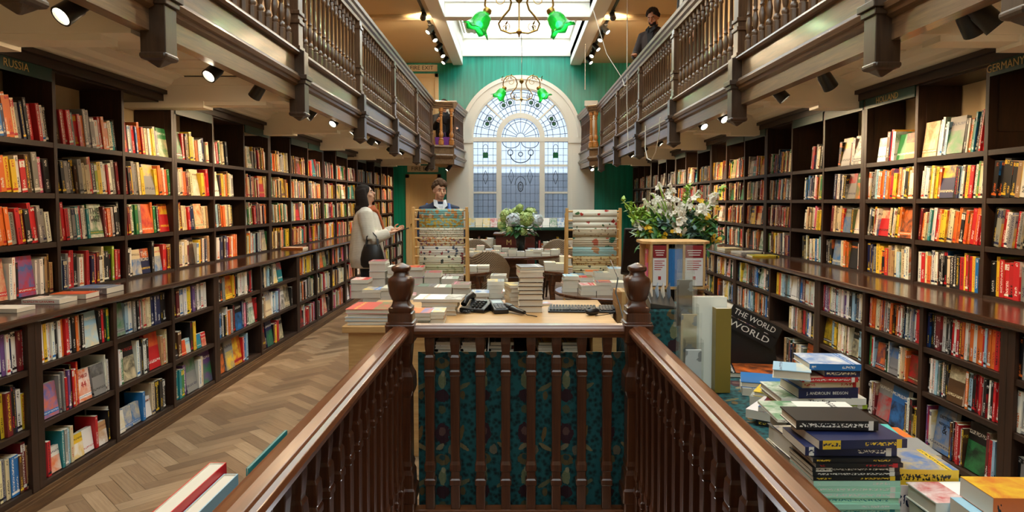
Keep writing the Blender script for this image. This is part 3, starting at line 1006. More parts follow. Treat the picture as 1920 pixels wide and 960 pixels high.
spots = [(XS[0] + .115 * (k + 1) + .012, YS) for k in range(8)] + [(x, YS - .125 - .115 * k) for x in XS for k in range(26)]
for x, y in spots:
    c = proto if first else proto.copy()
    if not first: COL.objects.link(c)
    first = False
    c.location = Vector((x, y, .10)) - t.location
# leaf fabric hung behind the front balusters
m = MB()
for k in range(24):
    xa, xb = -.45 + k * .0415, -.45 + (k + 1) * .0415
    ya, yb = 3.165 + .006 * math.sin(k * 1.7), 3.165 + .006 * math.sin((k + 1) * 1.7)
    m.add([(xa, ya, .06), (xb, yb, .06), (xb, yb, .80), (xa, ya, .80)], [(0, 1, 2, 3)])
fb = m.build('curtain', M_MORRIS)
so = fb.modifiers.new('thick', 'SOLIDIFY'); so.thickness = .004
tag(fb, 'dark teal leaf and bird patterned fabric panel hung behind the front balusters', 'curtain')
# ------------------------------------------------------------ books
PAL = {'w': ('#ece9e2', 'white'), 'k': ('#17171a', 'black'), 'r': ('#c21f26', 'red'), 'o': ('#e0702a', 'orange'), 'y': ('#e8c22f', 'yellow'), 'b': ('#1f6fb8', 'blue'), 'n': ('#1d2550', 'navy'),
       'g': ('#2e7d46', 'green'), 't': ('#2a8d94', 'teal'), 'c': ('#e3d3ab', 'cream'), 'm': ('#6e1a22', 'maroon'), 'e': ('#8d8c8a', 'grey'), 'p': ('#6d4a86', 'purple'), 'i': ('#d9668c', 'pink'),
       'B': ('#5a3a24', 'brown'), 'u': ('#9cc3d8', 'pale blue'), 'l': ('#a9bf3a', 'lime'), 'd': ('#b58f63', 'tan'), 'a': ('#58c6c0', 'turquoise'), 'G': ('#b4e6d0', 'mint green'), 'v': ('#84752a', 'olive')}
INK = {'w': 'kkrnbo', 'k': 'wwwyor', 'r': 'wwwky', 'o': 'wkwr', 'y': 'krk', 'b': 'www', 'n': 'wywc', 'g': 'wwy', 't': 'wwc', 'c': 'kmrBn', 'm': 'wyc', 'e': 'wkn', 'p': 'ww', 'i': 'wk', 'B': 'cwy', 'u': 'nkw', 'l': 'kw', 'd': 'kmw', 'a': 'wk', 'G': 'gtw', 'v': 'cyk'}
PAGE = lin('#e6dfcd')
BOOKS = []


def jit(c, rng, a=.12):
    k = 1 + rng.uniform(-a, a)
    return tuple(min(1, max(.003, x * k * (1 + rng.uniform(-.05, .05)))) for x in c)


def book_geo(H, W, T, code, rng, detail, hard, plainback=True, front=None, clean=False):
    """local: spine on x=0, thickness along y (front cover y=0), height along z -> (verts, faces, base, ink, mode, uv), page block apart when detailed"""
    V, Fc, Bs, Ik, Md, Uv = [], [], [], [], [], []
    c0 = jit(lin(PAL[code][0]), rng)
    ik = lin(PAL[rng.choice(INK[code])][0])
    ik2 = lin(PAL[rng.choice('wrkoybgc')][0])

    def q(pts, base, ink=None, mode=0, uv=None):
        b = len(V)
        V.extend(pts)
        Fc.append(tuple(range(b, b + 4)))
        Bs.append(base); Ik.append(ink or base); Md.append(mode)
        Uv.extend(uv or [(0, 0)] * 4)

    def spine(y0, y1):
        r = rng.random()
        a, b = sorted((rng.uniform(.3, .5), rng.uniform(.75, .93)))
        cuts = [0, .06, .12, a, b, .96, 1]
        cc = [c0, c0 if r < .5 else ik, c0, c0, c0 if r < .8 else ik, c0]
        md = [0, 0, 1, 1 if rng.random() < .35 else 0, 1, 0]
        if clean: cc, md = [c0] * 6, [0] * 6
        o = rng.random() * 7
        for i in range(6):
            z0, z1 = cuts[i] * H, cuts[i + 1] * H
            ink = ik if cc[i] == c0 else c0
            q([(0, y1, z0), (0, y0, z0), (0, y0, z1), (0, y1, z1)], cc[i], ink, md[i], [(0, z0 + o), (1, z0 + o), (1, z1 + o), (0, z1 + o)])

    def fronts(y, x0, x1, z0, z1):
        fr = front or (rng.choice(['top', 'mid', 'full']))
        cuts = {'top': [0, .62, .70, .9, 1], 'mid': [0, .12, .30, .62, 1], 'full': [0, .1, .2, .8, 1], 'plain': [0, .1, .2, .8, 1]}[fr]
        md = {'top': [2, 0, 1, 0], 'mid': [0, 1, 0, 2], 'full': [2, 1, 2, 2], 'plain': [0, 0, 0, 0]}[fr]
        o, p = rng.random() * 7, rng.random() * 7
        for i in range(4):
            za, zb = z0 + cuts[i] * (z1 - z0), z0 + cuts[i + 1] * (z1 - z0)
            if md[i] == 1:
                uv = [(0, o), (0, o + .12), (1, o + .12), (1, o)]
                uv = [uv[0], uv[1], uv[2], uv[3]]
            else: uv = [(x0 + o, za + p), (x1 + o, za + p), (x1 + o, zb + p), (x0 + o, zb + p)]
            q([(x0, y, za), (x1, y, za), (x1, y, zb), (x0, y, zb)], c0, ik if md[i] == 1 else ik2, md[i], uv)

    if not detail:
        spine(0, T)
        fronts(0, 0, W, 0, H)
        q([(W, T, 0), (0, T, 0), (0, T, H), (W, T, H)], c0)
        q([(0, 0, H), (W, 0, H), (W, T, H), (0, T, H)], PAGE)
        q([(0, T, 0), (W, T, 0), (W, 0, 0), (0, 0, 0)], PAGE)
        q([(W, 0, 0), (W, T, 0), (W, T, H), (W, 0, H)], PAGE)
        return (V, Fc, Bs, Ik, Md, Uv), None
    th = .0026 if hard else .0009
    ov = .003 if hard else .0
    spine(0, T)
    fronts(0, 0, W, 0, H)
    q([(W, T, 0), (0, T, 0), (0, T, H), (W, T, H)], c0, ik, 0)
    # inner faces and thin edges of the boards and the spine
    q([(W, th, 0), (th, th, 0), (th, th, H), (W, th, H)], PAGE)
    q([(th, T - th, 0), (W, T - th, 0), (W, T - th, H), (th, T - th, H)], PAGE)
    q([(th, th, 0), (th, T - th, 0), (th, T - th, H), (th, th, H)], PAGE)
    for z in (0, H):
        q([(0, 0, z), (W, 0, z), (W, th, z), (0, th, z)], c0)
        q([(0, T - th, z), (W, T - th, z), (W, T, z), (0, T, z)], c0)
        q([(0, th, z), (th, th, z), (th, T - th, z), (0, T - th, z)], c0)
    for y in (0, T - th):
        q([(W, y, 0), (W, y + th, 0), (W, y + th, H), (W, y, H)], c0)
    P = MB().box(th * 1.05, W - ov - .0004, th * 1.05, T - th * 1.05, ov + .0003, H - ov - .0003)
    return (V, Fc, Bs, Ik, Md, Uv), P


def book_mesh(name, g):
    V, Fc, Bs, Ik, Md, Uv = g
    me = bpy.data.meshes.new(name)
    me.from_pydata([tuple(v) for v in V], [], Fc)
    me.materials.append(M_BOOK)
    a = me.attributes.new('base', 'FLOAT_COLOR', 'FACE'); a.data.foreach_set('color', [x for c in Bs for x in (*c[:3], 1)])
    a = me.attributes.new('ink', 'FLOAT_COLOR', 'FACE'); a.data.foreach_set('color', [x for c in Ik for x in (*c[:3], 1)])
    a = me.attributes.new('mode', 'FLOAT', 'FACE'); a.data.foreach_set('value', [float(x) for x in Md])
    u = me.uv_layers.new(name='UVMap'); u.data.foreach_set('uv', [x for c in Uv for x in c])
    return me


def add_book(H, W, T, code, M, area, label, group, hard=False, title=None, spine_title=None, front=None, force=None, tcol=None):
    BOOKS.append(dict(H=H, W=W, T=T, code=code, M=M, area=area, label=label, group=group, hard=hard, title=title, spine=spine_title, front=front, seed=len(BOOKS), force=force, tcol=tcol))


def parse(s):
    out, i = [], 0
    while i < len(s):
        c = s[i]
        if c == ' ': out.append((' ', False, None)); i += 1; continue
        face = c == '*'
        if face: i += 1; c = s[i]
        i += 1
        tx = None
        if i < len(s) and s[i] == '{':
            j = s.index('}', i)
            tx = s[i + 1:j]
            i = j + 1
        out.append((c, face, tx))
    return out


OKTX = ('CHILD 44', 'THE LAST EMPIRE', 'VISUAL', 'ALBANIA', 'A', 'RUSSIA')
SHELF_NAME = {('u', 3): 'top shelf', ('u', 2): 'second shelf down', ('u', 1): 'third shelf down', ('u', 0): 'shelf at ledge level', ('l', 2): 'shelf under ledge', ('l', 1): 'middle shelf', ('l', 0): 'bottom shelf'}


def fill(sd, lvl, bay, row, y0, y1, z, zt, spec, lean, rng, near):
    xf = (XU if lvl == 'u' else XL)[sd]
    depth = .25 if lvl == 'u' else .31
    toks = parse(spec)
    n = sum(1 for t in toks if t[0] != ' ')
    if not n: return
    room = (y1 - y0) - .035
    rel = [rng.uniform(.7, 1.35) if not f else 0 for c, f, t in toks]
    faces = sum(1 for c, f, t in toks if f)
    gaps = sum(1 for c, f, t in toks if c == ' ')
    hcl = zt - z - .03
    fw = min(.150, hcl * .62) if lvl == 'u' else min(.16, hcl * .66)
    if faces: fw = min(fw, room * .56 / faces)
    avail = room - faces * (fw + .008) - gaps * .03 - hcl * .8 * math.sin(lean)
    tot = sum(r for r, t in zip(rel, toks) if not t[1] and t[0] != ' ')
    k = min(.037, avail / max(tot, .1) * .985) if tot else 0
    y = y0 + .014 + hcl * .8 * math.sin(lean)
    num = 0
    wall = Matrix.Rotation(PI if sd < 0 else 0, 4, 'Z')
    for (c, f, tx), r in zip(toks, rel):
        if c == ' ':
            y += .03
            continue
        num += 1
        hard = rng.random() < .25
        H = min(hcl, rng.choice((.198, .198, .2, .21, .216, .234, .18)) * rng.uniform(.97, 1.03))
        W = min(depth - .02, H * rng.uniform(.63, .68))
        where = f'{ORD[num - 1]} from near end, {SHELF_NAME[lvl, row]}, {ORD[bay]} {"upper" if lvl == "u" else "lower"} bay, {NAME[sd]} wall'
        grp = f'books on the {NAME[sd]} wall {"upper" if lvl == "u" else "lower"} shelves'
        setback = rng.uniform(.012, .03)
        if f:
            T = rng.uniform(.02, .03)
            H = min(hcl, fw / .66)
            tilt = rad(7)
            Rz = Matrix.Rotation(sd * -PI / 2, 4, 'Z')
            base = Matrix.Translation((0, fw if sd > 0 else 0, 0)) @ Rz
            tl = Matrix.Translation((0, 0, T * math.sin(tilt) + .0015)) @ Matrix.Rotation(sd * tilt, 4, 'Y')
            M = Matrix.Translation((xf + sd * setback, y, z)) @ tl @ base
            T_, W_ = T, fw
            y += fw + .008
            lab = f'face-out {PAL[c][1]} cover, ' + where
            if tx in OKTX: lab = f'face-out {PAL[c][1]} cover reading {tx}, ' + where.replace(' from near end', '')
            wy = fw
        else:
            T_, W_ = r * k, W
            ln = lean * rng.uniform(.85, 1.1) if lean else rad(rng.uniform(-.3, .6))
            base = Matrix.Translation((0, T_ if sd < 0 else 0, 0)) @ wall
            M = Matrix.Translation((xf + sd * setback, y, z + .0012)) @ Matrix.Rotation(lean, 4, 'X') @ base
            y += (T_ + .0008) / math.cos(lean)
            lab = f'{PAL[c][1]} spine, ' + where
            if tx in OKTX: lab = f'{PAL[c][1]} spine reading {tx}, ' + where.replace(' from near end', '')
            wy = T_
        if y > y1 - .012 and not f and num > 1 and y > y1 + .002: return
        p = proj((xf, y, z + H / 2))
        area = 0
        if p and 4 < p[0] < 1916 and 0 < p[1] < 955:
            area = F * F * abs(xf) * wy * H / p[2] ** 3
            if sd > 0 and lvl == 'l' and row == 0 and bay > 4: area *= .02
            if sd > 0 and lvl == 'l' and row == 0 and bay in (2, 3, 4): area *= .3
            if sd > 0 and lvl == 'l' and row == 1 and bay > 5: area *= .02
        add_book(H, W_, T_, c, M, area, lab, grp, hard, tx if f else None, tx if not f else None)


SPEC = {
    # left wall, near to far: (bay, row) rows 3 = top ... 0 = ledge level
    (-1, 'u', 1, 3): 'yr*robnoocenkkr rwk', (-1, 'u', 1, 2): 'BmycwgroyywrBkeik', (-1, 'u', 1, 1): 'ecrerkooooermkrreew', (-1, 'u', 1, 0): 'wewrkw*rwwk*rwwedBd',
    (-1, 'u', 2, 3): 'BrrrkrroeeewRooctk'.replace('R', 'r'), (-1, 'u', 2, 2): 'kkekkBecccrklywwrwem', (-1, 'u', 2, 1): 'dmrreetrnwwt*g{THE LAST EMPIRE}mroowkk', (-1, 'u', 2, 0): 'unerrkwcrrnrmwckkklrer',
    (-1, 'u', 3, 3): 'rmwerb{RUSSIA}oormcwyyee*g', (-1, 'u', 3, 2): 'mkyeecy*eyoowog', (-1, 'u', 3, 1): 'rmwgge*oogkr*r', (-1, 'u', 3, 0): 'kw*c*n{THE ROAD}k*crrmc',
    (-1, 'u', 4, 3): '*BrBkyycowwncc', (-1, 'u', 4, 2): 'wecoomBc*cyorr', (-1, 'u', 4, 1): 'ccmccornn*cccd', (-1, 'u', 4, 0): 'wwcwcm*Bwykwndd',
    (-1, 'u', 5, 3): 'ewrgcckk', (-1, 'u', 5, 2): '*wkycoBcwe', (-1, 'u', 5, 1): 'rkuBoooceck', (-1, 'u', 5, 0): 'wwwwnkBnprwooo',
    (-1, 'l', 0, 2): 'kwrwekwnrwkwewnuwpwnwmr', (-1, 'l', 0, 1): 'rwkewnrkwewkeywkymknwy', (-1, 'l', 0, 0): 'wrkweke*wkwrkcecbbBmd',
    (-1, 'l', 1, 2): 'wrwywwwkwoorrwkock*ukrkg', (-1, 'l', 1, 1): 'nddB*bekerm{CALDER}pkrowr*w{CHILD 44}*ewww', (-1, 'l', 1, 0): 'kwur*wteuuc*y*wr*dkw',
    (-1, 'l', 2, 2): '*euwekrecccnnnkkk', (-1, 'l', 2, 1): 'rwg*kwekwk*rdoc', (-1, 'l', 2, 0): '*w*b*bb*w{VISUAL}ckkk',
    (-1, 'l', 3, 2): 'rkmwwyynpkweww', (-1, 'l', 3, 1): '*kB*o*uky*t*r', (-1, 'l', 3, 0): 'kttgp*ewc*p',
    (-1, 'l', 4, 2): 'kkkek*yyrkwwwwkkre', (-1, 'l', 4, 1): 'rrbkwkworek*knik*wr', (-1, 'l', 4, 0): 'y*B{Tolkien}*e*r{A}rbu',
    (-1, 'l', 5, 2): 'uekcewukge*w*t', (-1, 'l', 5, 1): 'wede*cwuwunp*w*ck', (-1, 'l', 5, 0): '*B*n{ALBANIA}kyrr*k',
    # right wall, near to far
    (1, 'u', 1, 3): 'gbynnkr', (1, 'u', 1, 2): 'kkroycnrtwdkkkkk', (1, 'u', 1, 1): 'eyccwrdnkerewrek', (1, 'u', 1, 0): 'wemrrmkwwerrrryk',
    (1, 'u', 2, 3): 'rrknktgowk*eunwwww*d', (1, 'u', 2, 2): 'wcgwkroykwunk*noycywwww', (1, 'u', 2, 1): 'rrorookkooccyyorwtwcom', (1, 'u', 2, 0): 'kbyrryrkkkckkkwwocrw',
    (1, 'u', 3, 3): '*o*gwrB*u', (1, 'u', 3, 2): 'cwwkwcoyrooboouekw', (1, 'u', 3, 1): 'w*ooycwkc*rwmykek', (1, 'u', 3, 0): 'kwwcucddrkyyenn',
    (1, 'u', 4, 3): '*kwk*ek', (1, 'u', 4, 2): '*g*ekwnwn', (1, 'u', 4, 1): '*wB*ercccm', (1, 'u', 4, 0): 'kw*koocw*ekkk',
    (1, 'u', 5, 3): 'kkcwerB', (1, 'u', 5, 2): 'ggcrwknnbbw', (1, 'u', 5, 1): 'lyyiiwcdcw', (1, 'u', 5, 0): 'outwbcwwkwk',
    (1, 'l', 0, 2): 'rkwerkwkrwkerwwrkwwek', (1, 'l', 0, 1): 'rwkewrkwnkwwwrkwwrew', (1, 'l', 0, 0): 'rkwekwnrkwkkwrkwek',
    (1, 'l', 1, 2): 'rwroouroowowomrwrkkewmmkkn', (1, 'l', 1, 1): 'kkwrrkwmkwrrmkuok*Bkkwneuwwik', (1, 'l', 1, 0): 'wkk{THE NAZI DOCTORS}tuorm*kBwrcrkB*e{DIETRICH & RIEFENSTAHL}wpp',
    (1, 'l', 2, 2): 'nrrwegwwkkwrwokokweooccooorr', (1, 'l', 2, 1): 'rk*Boyccwk*ewk*nuwr{FRBOS}gg', (1, 'l', 2, 0): 'wkykwn*b*emwk',
    (1, 'l', 3, 2): 'lcwnukwpwcwuwwlipr', (1, 'l', 3, 1): 'wu*kwrcwwckyue*k', (1, 'l', 3, 0): 'udwkcB',
    (1, 'l', 4, 2): 'mwwcwwmbe*wwueuwoy', (1, 'l', 4, 1): 'grckwbnrkddwewc', (1, 'l', 4, 0): 'rk*oewcckunkkd',
}
RAND = {(-1, 'u'): 'cccwwweoorrkkmdByynugt', (-1, 'l'): 'wwwkkkeerrounycBgid', (1, 'u'): 'cddBkkmoewwyrgntu', (1, 'l'): 'wwwkkceenrumobyBd'}
LEANS = {('u', 3): 9, ('u', 2): 7, ('u', 1): 7.5, ('u', 0): 0, ('l', 2): 2.5, ('l', 1): 2.5, ('l', 0): 2}
for sd in (-1, 1):
    for lvl, ys, sh, top in (('u', BU[sd], SHU[sd], 2.12), ('l', BLW[sd], SHL[sd], ZLEDGE - .036)):
        for b in range(len(ys) - 1):
            for row, z in enumerate(sh):
                rng = random.Random(f'{sd}{lvl}{b}{row}')
                zt = sh[row + 1] - .022 if row + 1 < len(sh) else top
                sp = SPEC.get((sd, lvl, b, row))
                if sp is None:
                    pal = RAND[sd, lvl]
                    # rows often run in families of colour
                    n = int((ys[b + 1] - ys[b]) / rng.uniform(.028, .037))
                    dom = rng.choice(pal)
                    sp = ''
                    while n > 0:
                        if rng.random() < .07 and n > 4: sp += '*' + rng.choice(pal); n -= 4
                        else: sp += dom if rng.random() < .2 else rng.choice(pal); n -= 1
                ln = rad(LEANS[lvl, row] * rng.uniform(.75, 1.15))
                fill(sd, lvl, b, row, ys[b] + .011, ys[b + 1] - .011, z + .002, zt, sp, ln, rng, b)


# ------------------------------------------------------------ books lying flat or standing about
FLAT = Matrix(((0, 0, -1, 0), (1, 0, 0, 0), (0, -1, 0, 0), (0, 0, 0, 1)))


def flat(cx, cy, z, L, D, T, rot, code, label, group, hard=False, fore=False, title=None, spine=None, front=None, big=1.0, force=None, tcol=None):
    """a book lying cover up, spine (or fore edge) towards the camera; L across, D away"""
    M = FLAT.copy()                                    # local x -> +y, y -> -z, z -> -x
    M = Matrix.Translation((L / 2, -D / 2, T)) @ M
    a = rad(rot) + (PI if fore else 0)
    M = Matrix.Translation((cx, cy, z)) @ Matrix.Rotation(a, 4, 'Z') @ M
    p = proj((cx, cy, z))
    ar = F * F * L * T / p[2] ** 2 + F * F * L * D * max(0, EYE - z) / p[2] ** 3 if p else 0
    add_book(L, D, T, code, M, ar * big, label, group, hard, title, spine, front, force, tcol)
    return z + T + .0006


def stack(px, py, d, L, D, items, zb, grp, what, rot0=0, fore=True, top_first=False):
    """a pile: px centre pixel, d distance, items = list of (code, thickness[, rot, extra]) from the bottom"""
    x = (px - CX) / F * d
    z = zb + .001
    rng = random.Random(f'{px}{d}')
    n = len(items)
    for i, it in enumerate(items):
        code, T = it[0], it[1]
        rot = it[2] if len(it) > 2 else rot0 + rng.uniform(-3, 3)
        kw = dict(it[3]) if len(it) > 3 else {}
        pos = 'topmost' if i == n - 1 else 'bottom' if i == 0 else ORD[i] + ' up'
        lab = kw.pop('label', None) or (f'{PAL[code][1]} book, {pos} in pile, {what}' if n > 1 else f'{PAL[code][1]} book lying alone, {what}')
        dx = kw.pop('dx', rng.uniform(-.006, .006)); dy = kw.pop('dy', rng.uniform(-.006, .006))
        l_, d_ = kw.pop('L', L), kw.pop('D', D)
        kw.setdefault('fore', fore)
        kw.setdefault('hard', rng.random() < .5)
        z = flat(x + dx, d + d_ / 2 + dy, z, l_ - .003 * rng.random(), d_ - .003 * rng.random(), T, rot, code, lab, grp, **kw)
    return z


def make_books(limit=300):
    order = sorted(BOOKS, key=lambda b: -(b['area'] + (1e9 if b['force'] else 0)))
    nstuff = 0
    sv, sf, sb_, si, sm, su = [], [], [], [], [], []
    seen = {}
    for i, b in enumerate(order):
        rng = random.Random(b['seed'] * 7 + 5)
        if i < limit and b['area'] > 0:
            big = b['area'] > 260
            g, P = book_geo(b['H'], b['W'], b['T'], b['code'], rng, big, b['hard'], front=b['front'], clean=bool(b['spine']))
            o = bpy.data.objects.new('book', book_mesh('book', g))
            COL.objects.link(o)
            o.matrix_world = b['M']
            tag(o, b['label'], 'book', b['group'])
            if P:
                P.build('page_block', M_PAPER, o, local=True)
            ik = {'k': M_INKW, 'n': M_INKW, 'b': M_INKW, 'r': M_INKW, 'm': M_INKW, 'B': M_INKY, 'o': M_INKW}.get(b['code'], M_INKK)
            if b['code'] == 'r' and b['title'] == 'A': ik = M_INKY
            if b['title'] == 'CHILD 44': ik = M_INKR
            if b['tcol']: ik = b['tcol']
            if b['title']:
                words_ = b['title'].split(' ')
                for q, wd in enumerate(words_):
                    sz = min(b['W'] * 1.25 / max(len(wd), 2.2), b['H'] * .26)
                    text(wd, sz, ik, o, (b['W'] / 2, -.0008, b['H'] * (.84 - .06) - q * sz * 1.02), (PI / 2, 0, 0), 'title_lettering', local=True, ext=.0003)
            if b['spine'] and b['spine'].strip():
                n = len(b['spine'])
                sz = min(b['T'] * .78, b['H'] * .8 / (n * .62))
                text(b['spine'], sz, ik, o, (-.0008, b['T'] / 2, b['H'] * .52), (0, PI / 2, PI), 'spine_lettering', local=True, ext=.0003, sx=min(1.4, b['H'] * .8 / (n * .62 * sz)))
            continue
        g, P = book_geo(b['H'], b['W'], b['T'], b['code'], rng, False, b['hard'], front=b['front'])
        off = len(sv)
        sv += [b['M'] @ Vector(v) for v in g[0]]
        sf += [tuple(k + off for k in f) for f in g[1]]
        sb_ += g[2]; si += g[3]; sm += g[4]; su += g[5]
        nstuff += 1
    o = bpy.data.objects.new('shelved_books', book_mesh('shelved_books', (sv, sf, sb_, si, sm, su)))
    COL.objects.link(o)
    tag(o, 'hundreds of small distant books filling the far shelves and table piles', 'books', None, 'stuff')
    print('BOOKS', len(BOOKS), 'as stuff', nstuff)
ZT = .72
# ------------------------------------------------------------ furniture


def legs4(t, x0, x1, y0, y1, z, mat, w_=.05):
    for x in (x0, x1):
        for y in (y0, y1):
            MB().lathe([(0, w_ * .35), (z * .6, w_ * .4), (z * .9, w_ * .5), (z, w_ * .5)], (x, y, 0), sq=.3).build('leg', mat, t)


# the till desk behind the stairwell
ZD = .78
t = thing('till_desk', 'pale wooden till desk behind the stair balustrade', 'desk', (-.14, 4.45, 0))
B(-1.0, .615, 3.93, 5.0, ZD - .04, ZD).build('desk_top', W_DESK, t, bevel=.004)
B(-.97, -.52, 3.96, 4.96, 0, ZD - .04).build('pedestal', W_DESK, t, bevel=.003)
B(.46, .60, 3.96, 4.96, 0, ZD - .04).build('pedestal', W_DESK, t, bevel=.003)
B(-.52, .46, 4.5, 4.52, 0, ZD - .04).build('back_panel', W_CASE_Z, t)
B(-.52, .46, 3.98, 4.5, .58, .60).build('under_shelf', W_CASE_Y, t)
# tables further back
t = thing('book_table', 'wooden table piled with white and red books behind the till desk', 'table', (-.85, 5.6, 0))
B(-1.24, .05, 5.12, 6.1, .68, .72).build('table_top', W_TABLE, t, bevel=.006)
legs4(t, -1.18, -.01, 5.18, 6.04, .68, W_TABLE)


def round_table(nm, lab, cx, cy, rx, ry, z, legs=True):
    t = thing(nm, lab, 'table', (cx, cy, 0))
    m = MB()
    n = 36
    prof = [(z - .04, .94), (z - .03, .97), (z - .022, 1), (z - .008, 1), (z, .985)]
    vs = [(cx + rx * k * math.cos(2 * PI * i / n), cy + ry * k * math.sin(2 * PI * i / n), zz) for zz, k in prof for i in range(n)]
    fs = [(j * n + i, j * n + (i + 1) % n, (j + 1) * n + (i + 1) % n, (j + 1) * n + i) for j in range(len(prof) - 1) for i in range(n)]
    m.add(vs, fs + [tuple(range(n - 1, -1, -1)), tuple((len(prof) - 1) * n + i for i in range(n))])
    m.build('table_top', W_TABLE, t)
    if legs:
        MB().lathe([(z - .12, rx * .82), (z - .04, rx * .82)], (cx, cy, 0), 32).build('apron', W_TABLE, t)
        for k in range(4):
            a = PI / 4 + k * PI / 2
            c, s = math.cos(a), math.sin(a)
            p = [(cx + c * rx * q, cy + s * ry * q, zz) for q, zz in ((.76, z - .05), (.84, z * .75), (.74, z * .4), (.72, .1), (.80, .0))]
            MB().tube(p, [.032, .028, .02, .015, .022], 8).build('leg', W_TABLE, t, smooth=True)
    return t


round_table('round_table', 'round dark table piled with pale books behind the keyboard', .86, 5.74, .52, .52, .755)
round_table('round_table', 'small round table with cabriole legs beside the wrapping paper rack with teal sheets', -.62, 7.75, .37, .37, .72)
round_table('round_table', 'small round table with four pale books beside the poppy wrapping paper rack', .62, 7.75, .33, .33, .735)
t = round_table('oval_table', 'large oval dark table under the hydrangea vase', -.08, 9.6, .78, .55, .765, False)
B(-.42, .18, 9.35, 9.9, 0, .725).build('pedestal', W_TABLE, t, bevel=.006)
for k in range(3):
    d = B(-.36, .12, 9.335, 9.352, .08 + k * .21, .26 + k * .21).build('drawer', W_TABLE, t, bevel=.004)
    MB().ball((-.12, 9.325, .17 + k * .21), .014).build('drawer_knob', M_BRASS, d, smooth=True)
t = thing('reading_desk', 'red brown desk with a gold letter M on its back, behind the hydrangeas', 'desk', (.05, 12.0, 0))
B(-.32, .36, 11.8, 12.3, 0, .93).build('desk_body', wood('mahogany', '#3c130d', '#6d2a1c', (2, 14, 14), .35), t, bevel=.006)
B(-.36, .40, 11.76, 12.34, .93, .96).build('desk_top', W_TABLE, t, bevel=.005)
text('M', .13, T_GOLD, t, (-.09, 11.797, .80), (PI / 2, 0, 0))
for x0, x1, lab in ((-1.35, -.45, 'low side table with book piles beyond the wicker chair nearer the fire exit'), (.5, 1.3, 'low side table with book piles beyond the wicker chair near the poppy rack')):
    t = thing('side_table', lab, 'table', ((x0 + x1) / 2, 12.3, 0))
    B(x0, x1, 11.9, 12.6, .66, .70).build('table_top', W_TABLE, t, bevel=.005)
    legs4(t, x0 + .06, x1 - .06, 11.96, 12.54, .66, W_TABLE)
P_GCLOTH = plain('green_cloth', '#1d4a40', .85)
t = thing('window_display_table', 'long table under the arched window with magazines on its green top', 'table', (.1, 15.3, 0))
B(-1.35, 1.5, 15.0, 15.6, .88, .93).build('table_top', P_GCLOTH, t, bevel=.006)
B(-1.35, 1.5, 15.05, 15.6, .30, .33).build('under_shelf', W_CASE_Y, t)
legs4(t, -1.3, 1.45, 15.06, 15.54, .88, W_CASE_Z, .07)
B(-1.3, 1.45, 15.57, 15.59, .33, .88).build('back_panel', W_CASE_Y, t)


def wicker(lab, x, y, rz):
    t = thing('wicker_chair', lab, 'chair', (0, 0, 0), 'wicker chairs')
    m = MB()
    n = 17
    for i in range(n - 1):
        q = []
        for k in (i, i + 1):
            a = PI * (-.08 + 1.16 * k / (n - 1))
            h = .66 + .24 * max(0, math.sin(a)) ** 1.5
            q.append((math.cos(a), math.sin(a), h))
        (c0, s0, h0), (c1, s1, h1) = q
        vs = []
        for c, s, h in q:
            for r, z in ((.27, .38), (.31, h), (.27, h), (.235, .40)):
                vs.append((c * r, s * r, z))
        m.add(vs, [(0, 4, 5, 1), (1, 5, 6, 2), (2, 6, 7, 3)])
    m.build('woven_back', M_WICKER, t, local=True, smooth=True)
    rim = [(.29 * math.cos(PI * (-.08 + 1.16 * k / 16)), .29 * math.sin(PI * (-.08 + 1.16 * k / 16)), .66 + .24 * max(0, math.sin(PI * (-.08 + 1.16 * k / 16))) ** 1.5) for k in range(17)]
    MB().tube(rim, .018, 8).build('rim', M_WICKER, t, local=True, smooth=True)
    MB().lathe([(.34, .25), (.36, .275), (.42, .275), (.44, .25)], (0, 0, 0), 20).build('seat', M_WICKER, t, local=True, smooth=True)
    for a in (45, 135, 225, 315):
        MB().tube([(.2 * math.cos(rad(a)), .2 * math.sin(rad(a)), .36), (.24 * math.cos(rad(a)), .24 * math.sin(rad(a)), 0)], [.02, .014], 8).build('leg', W_CASE_Z, t, local=True)
    t.location = (x, y, 0)
    t.rotation_euler = (0, 0, rz)
    return t


wicker('wicker chair behind the oval table, nearer the fire exit door', -.56, 10.55, .2)
wicker('wicker chair behind the oval table, beside the poppy paper rack', .64, 10.55, -.2)
wicker('wicker chair in front of the oval table, beside the cabriole legged table', -.36, 8.45, PI + .15)

# ------------------------------------------------------------ wrapping paper racks


def mk_sheet(nm, bg, c1, c2, scale, th):
    t = NT(nm)
    v0 = t.coord('Object')
    v = t.n('VectorMath', _operation='ADD', i0=v0, i1=t.n('VectorMath', _operation='SCALE', i0=t.n('TexNoise', Vector=v0, Scale=scale * 1.3, Detail=4).outputs[1], Scale=1.1 / scale).outputs[0]).outputs[0]
    vo = t.n('TexVoronoi', Vector=v, Scale=scale)
    n = t.noise(v0, scale * 1.6, 4, .6, 1)
    m = t.math('LESS_THAN', t.math('ADD', vo.outputs[0], t.math('MULTIPLY', n, .5)), th)
    pk = t.n('SeparateColor', Color=vo.outputs[1])
    mot = t.mix(t.math('GREATER_THAN', pk.outputs[0], .5), lin(c1), lin(c2))
    return t.done(t.mix(m, lin(bg), mot), .6)


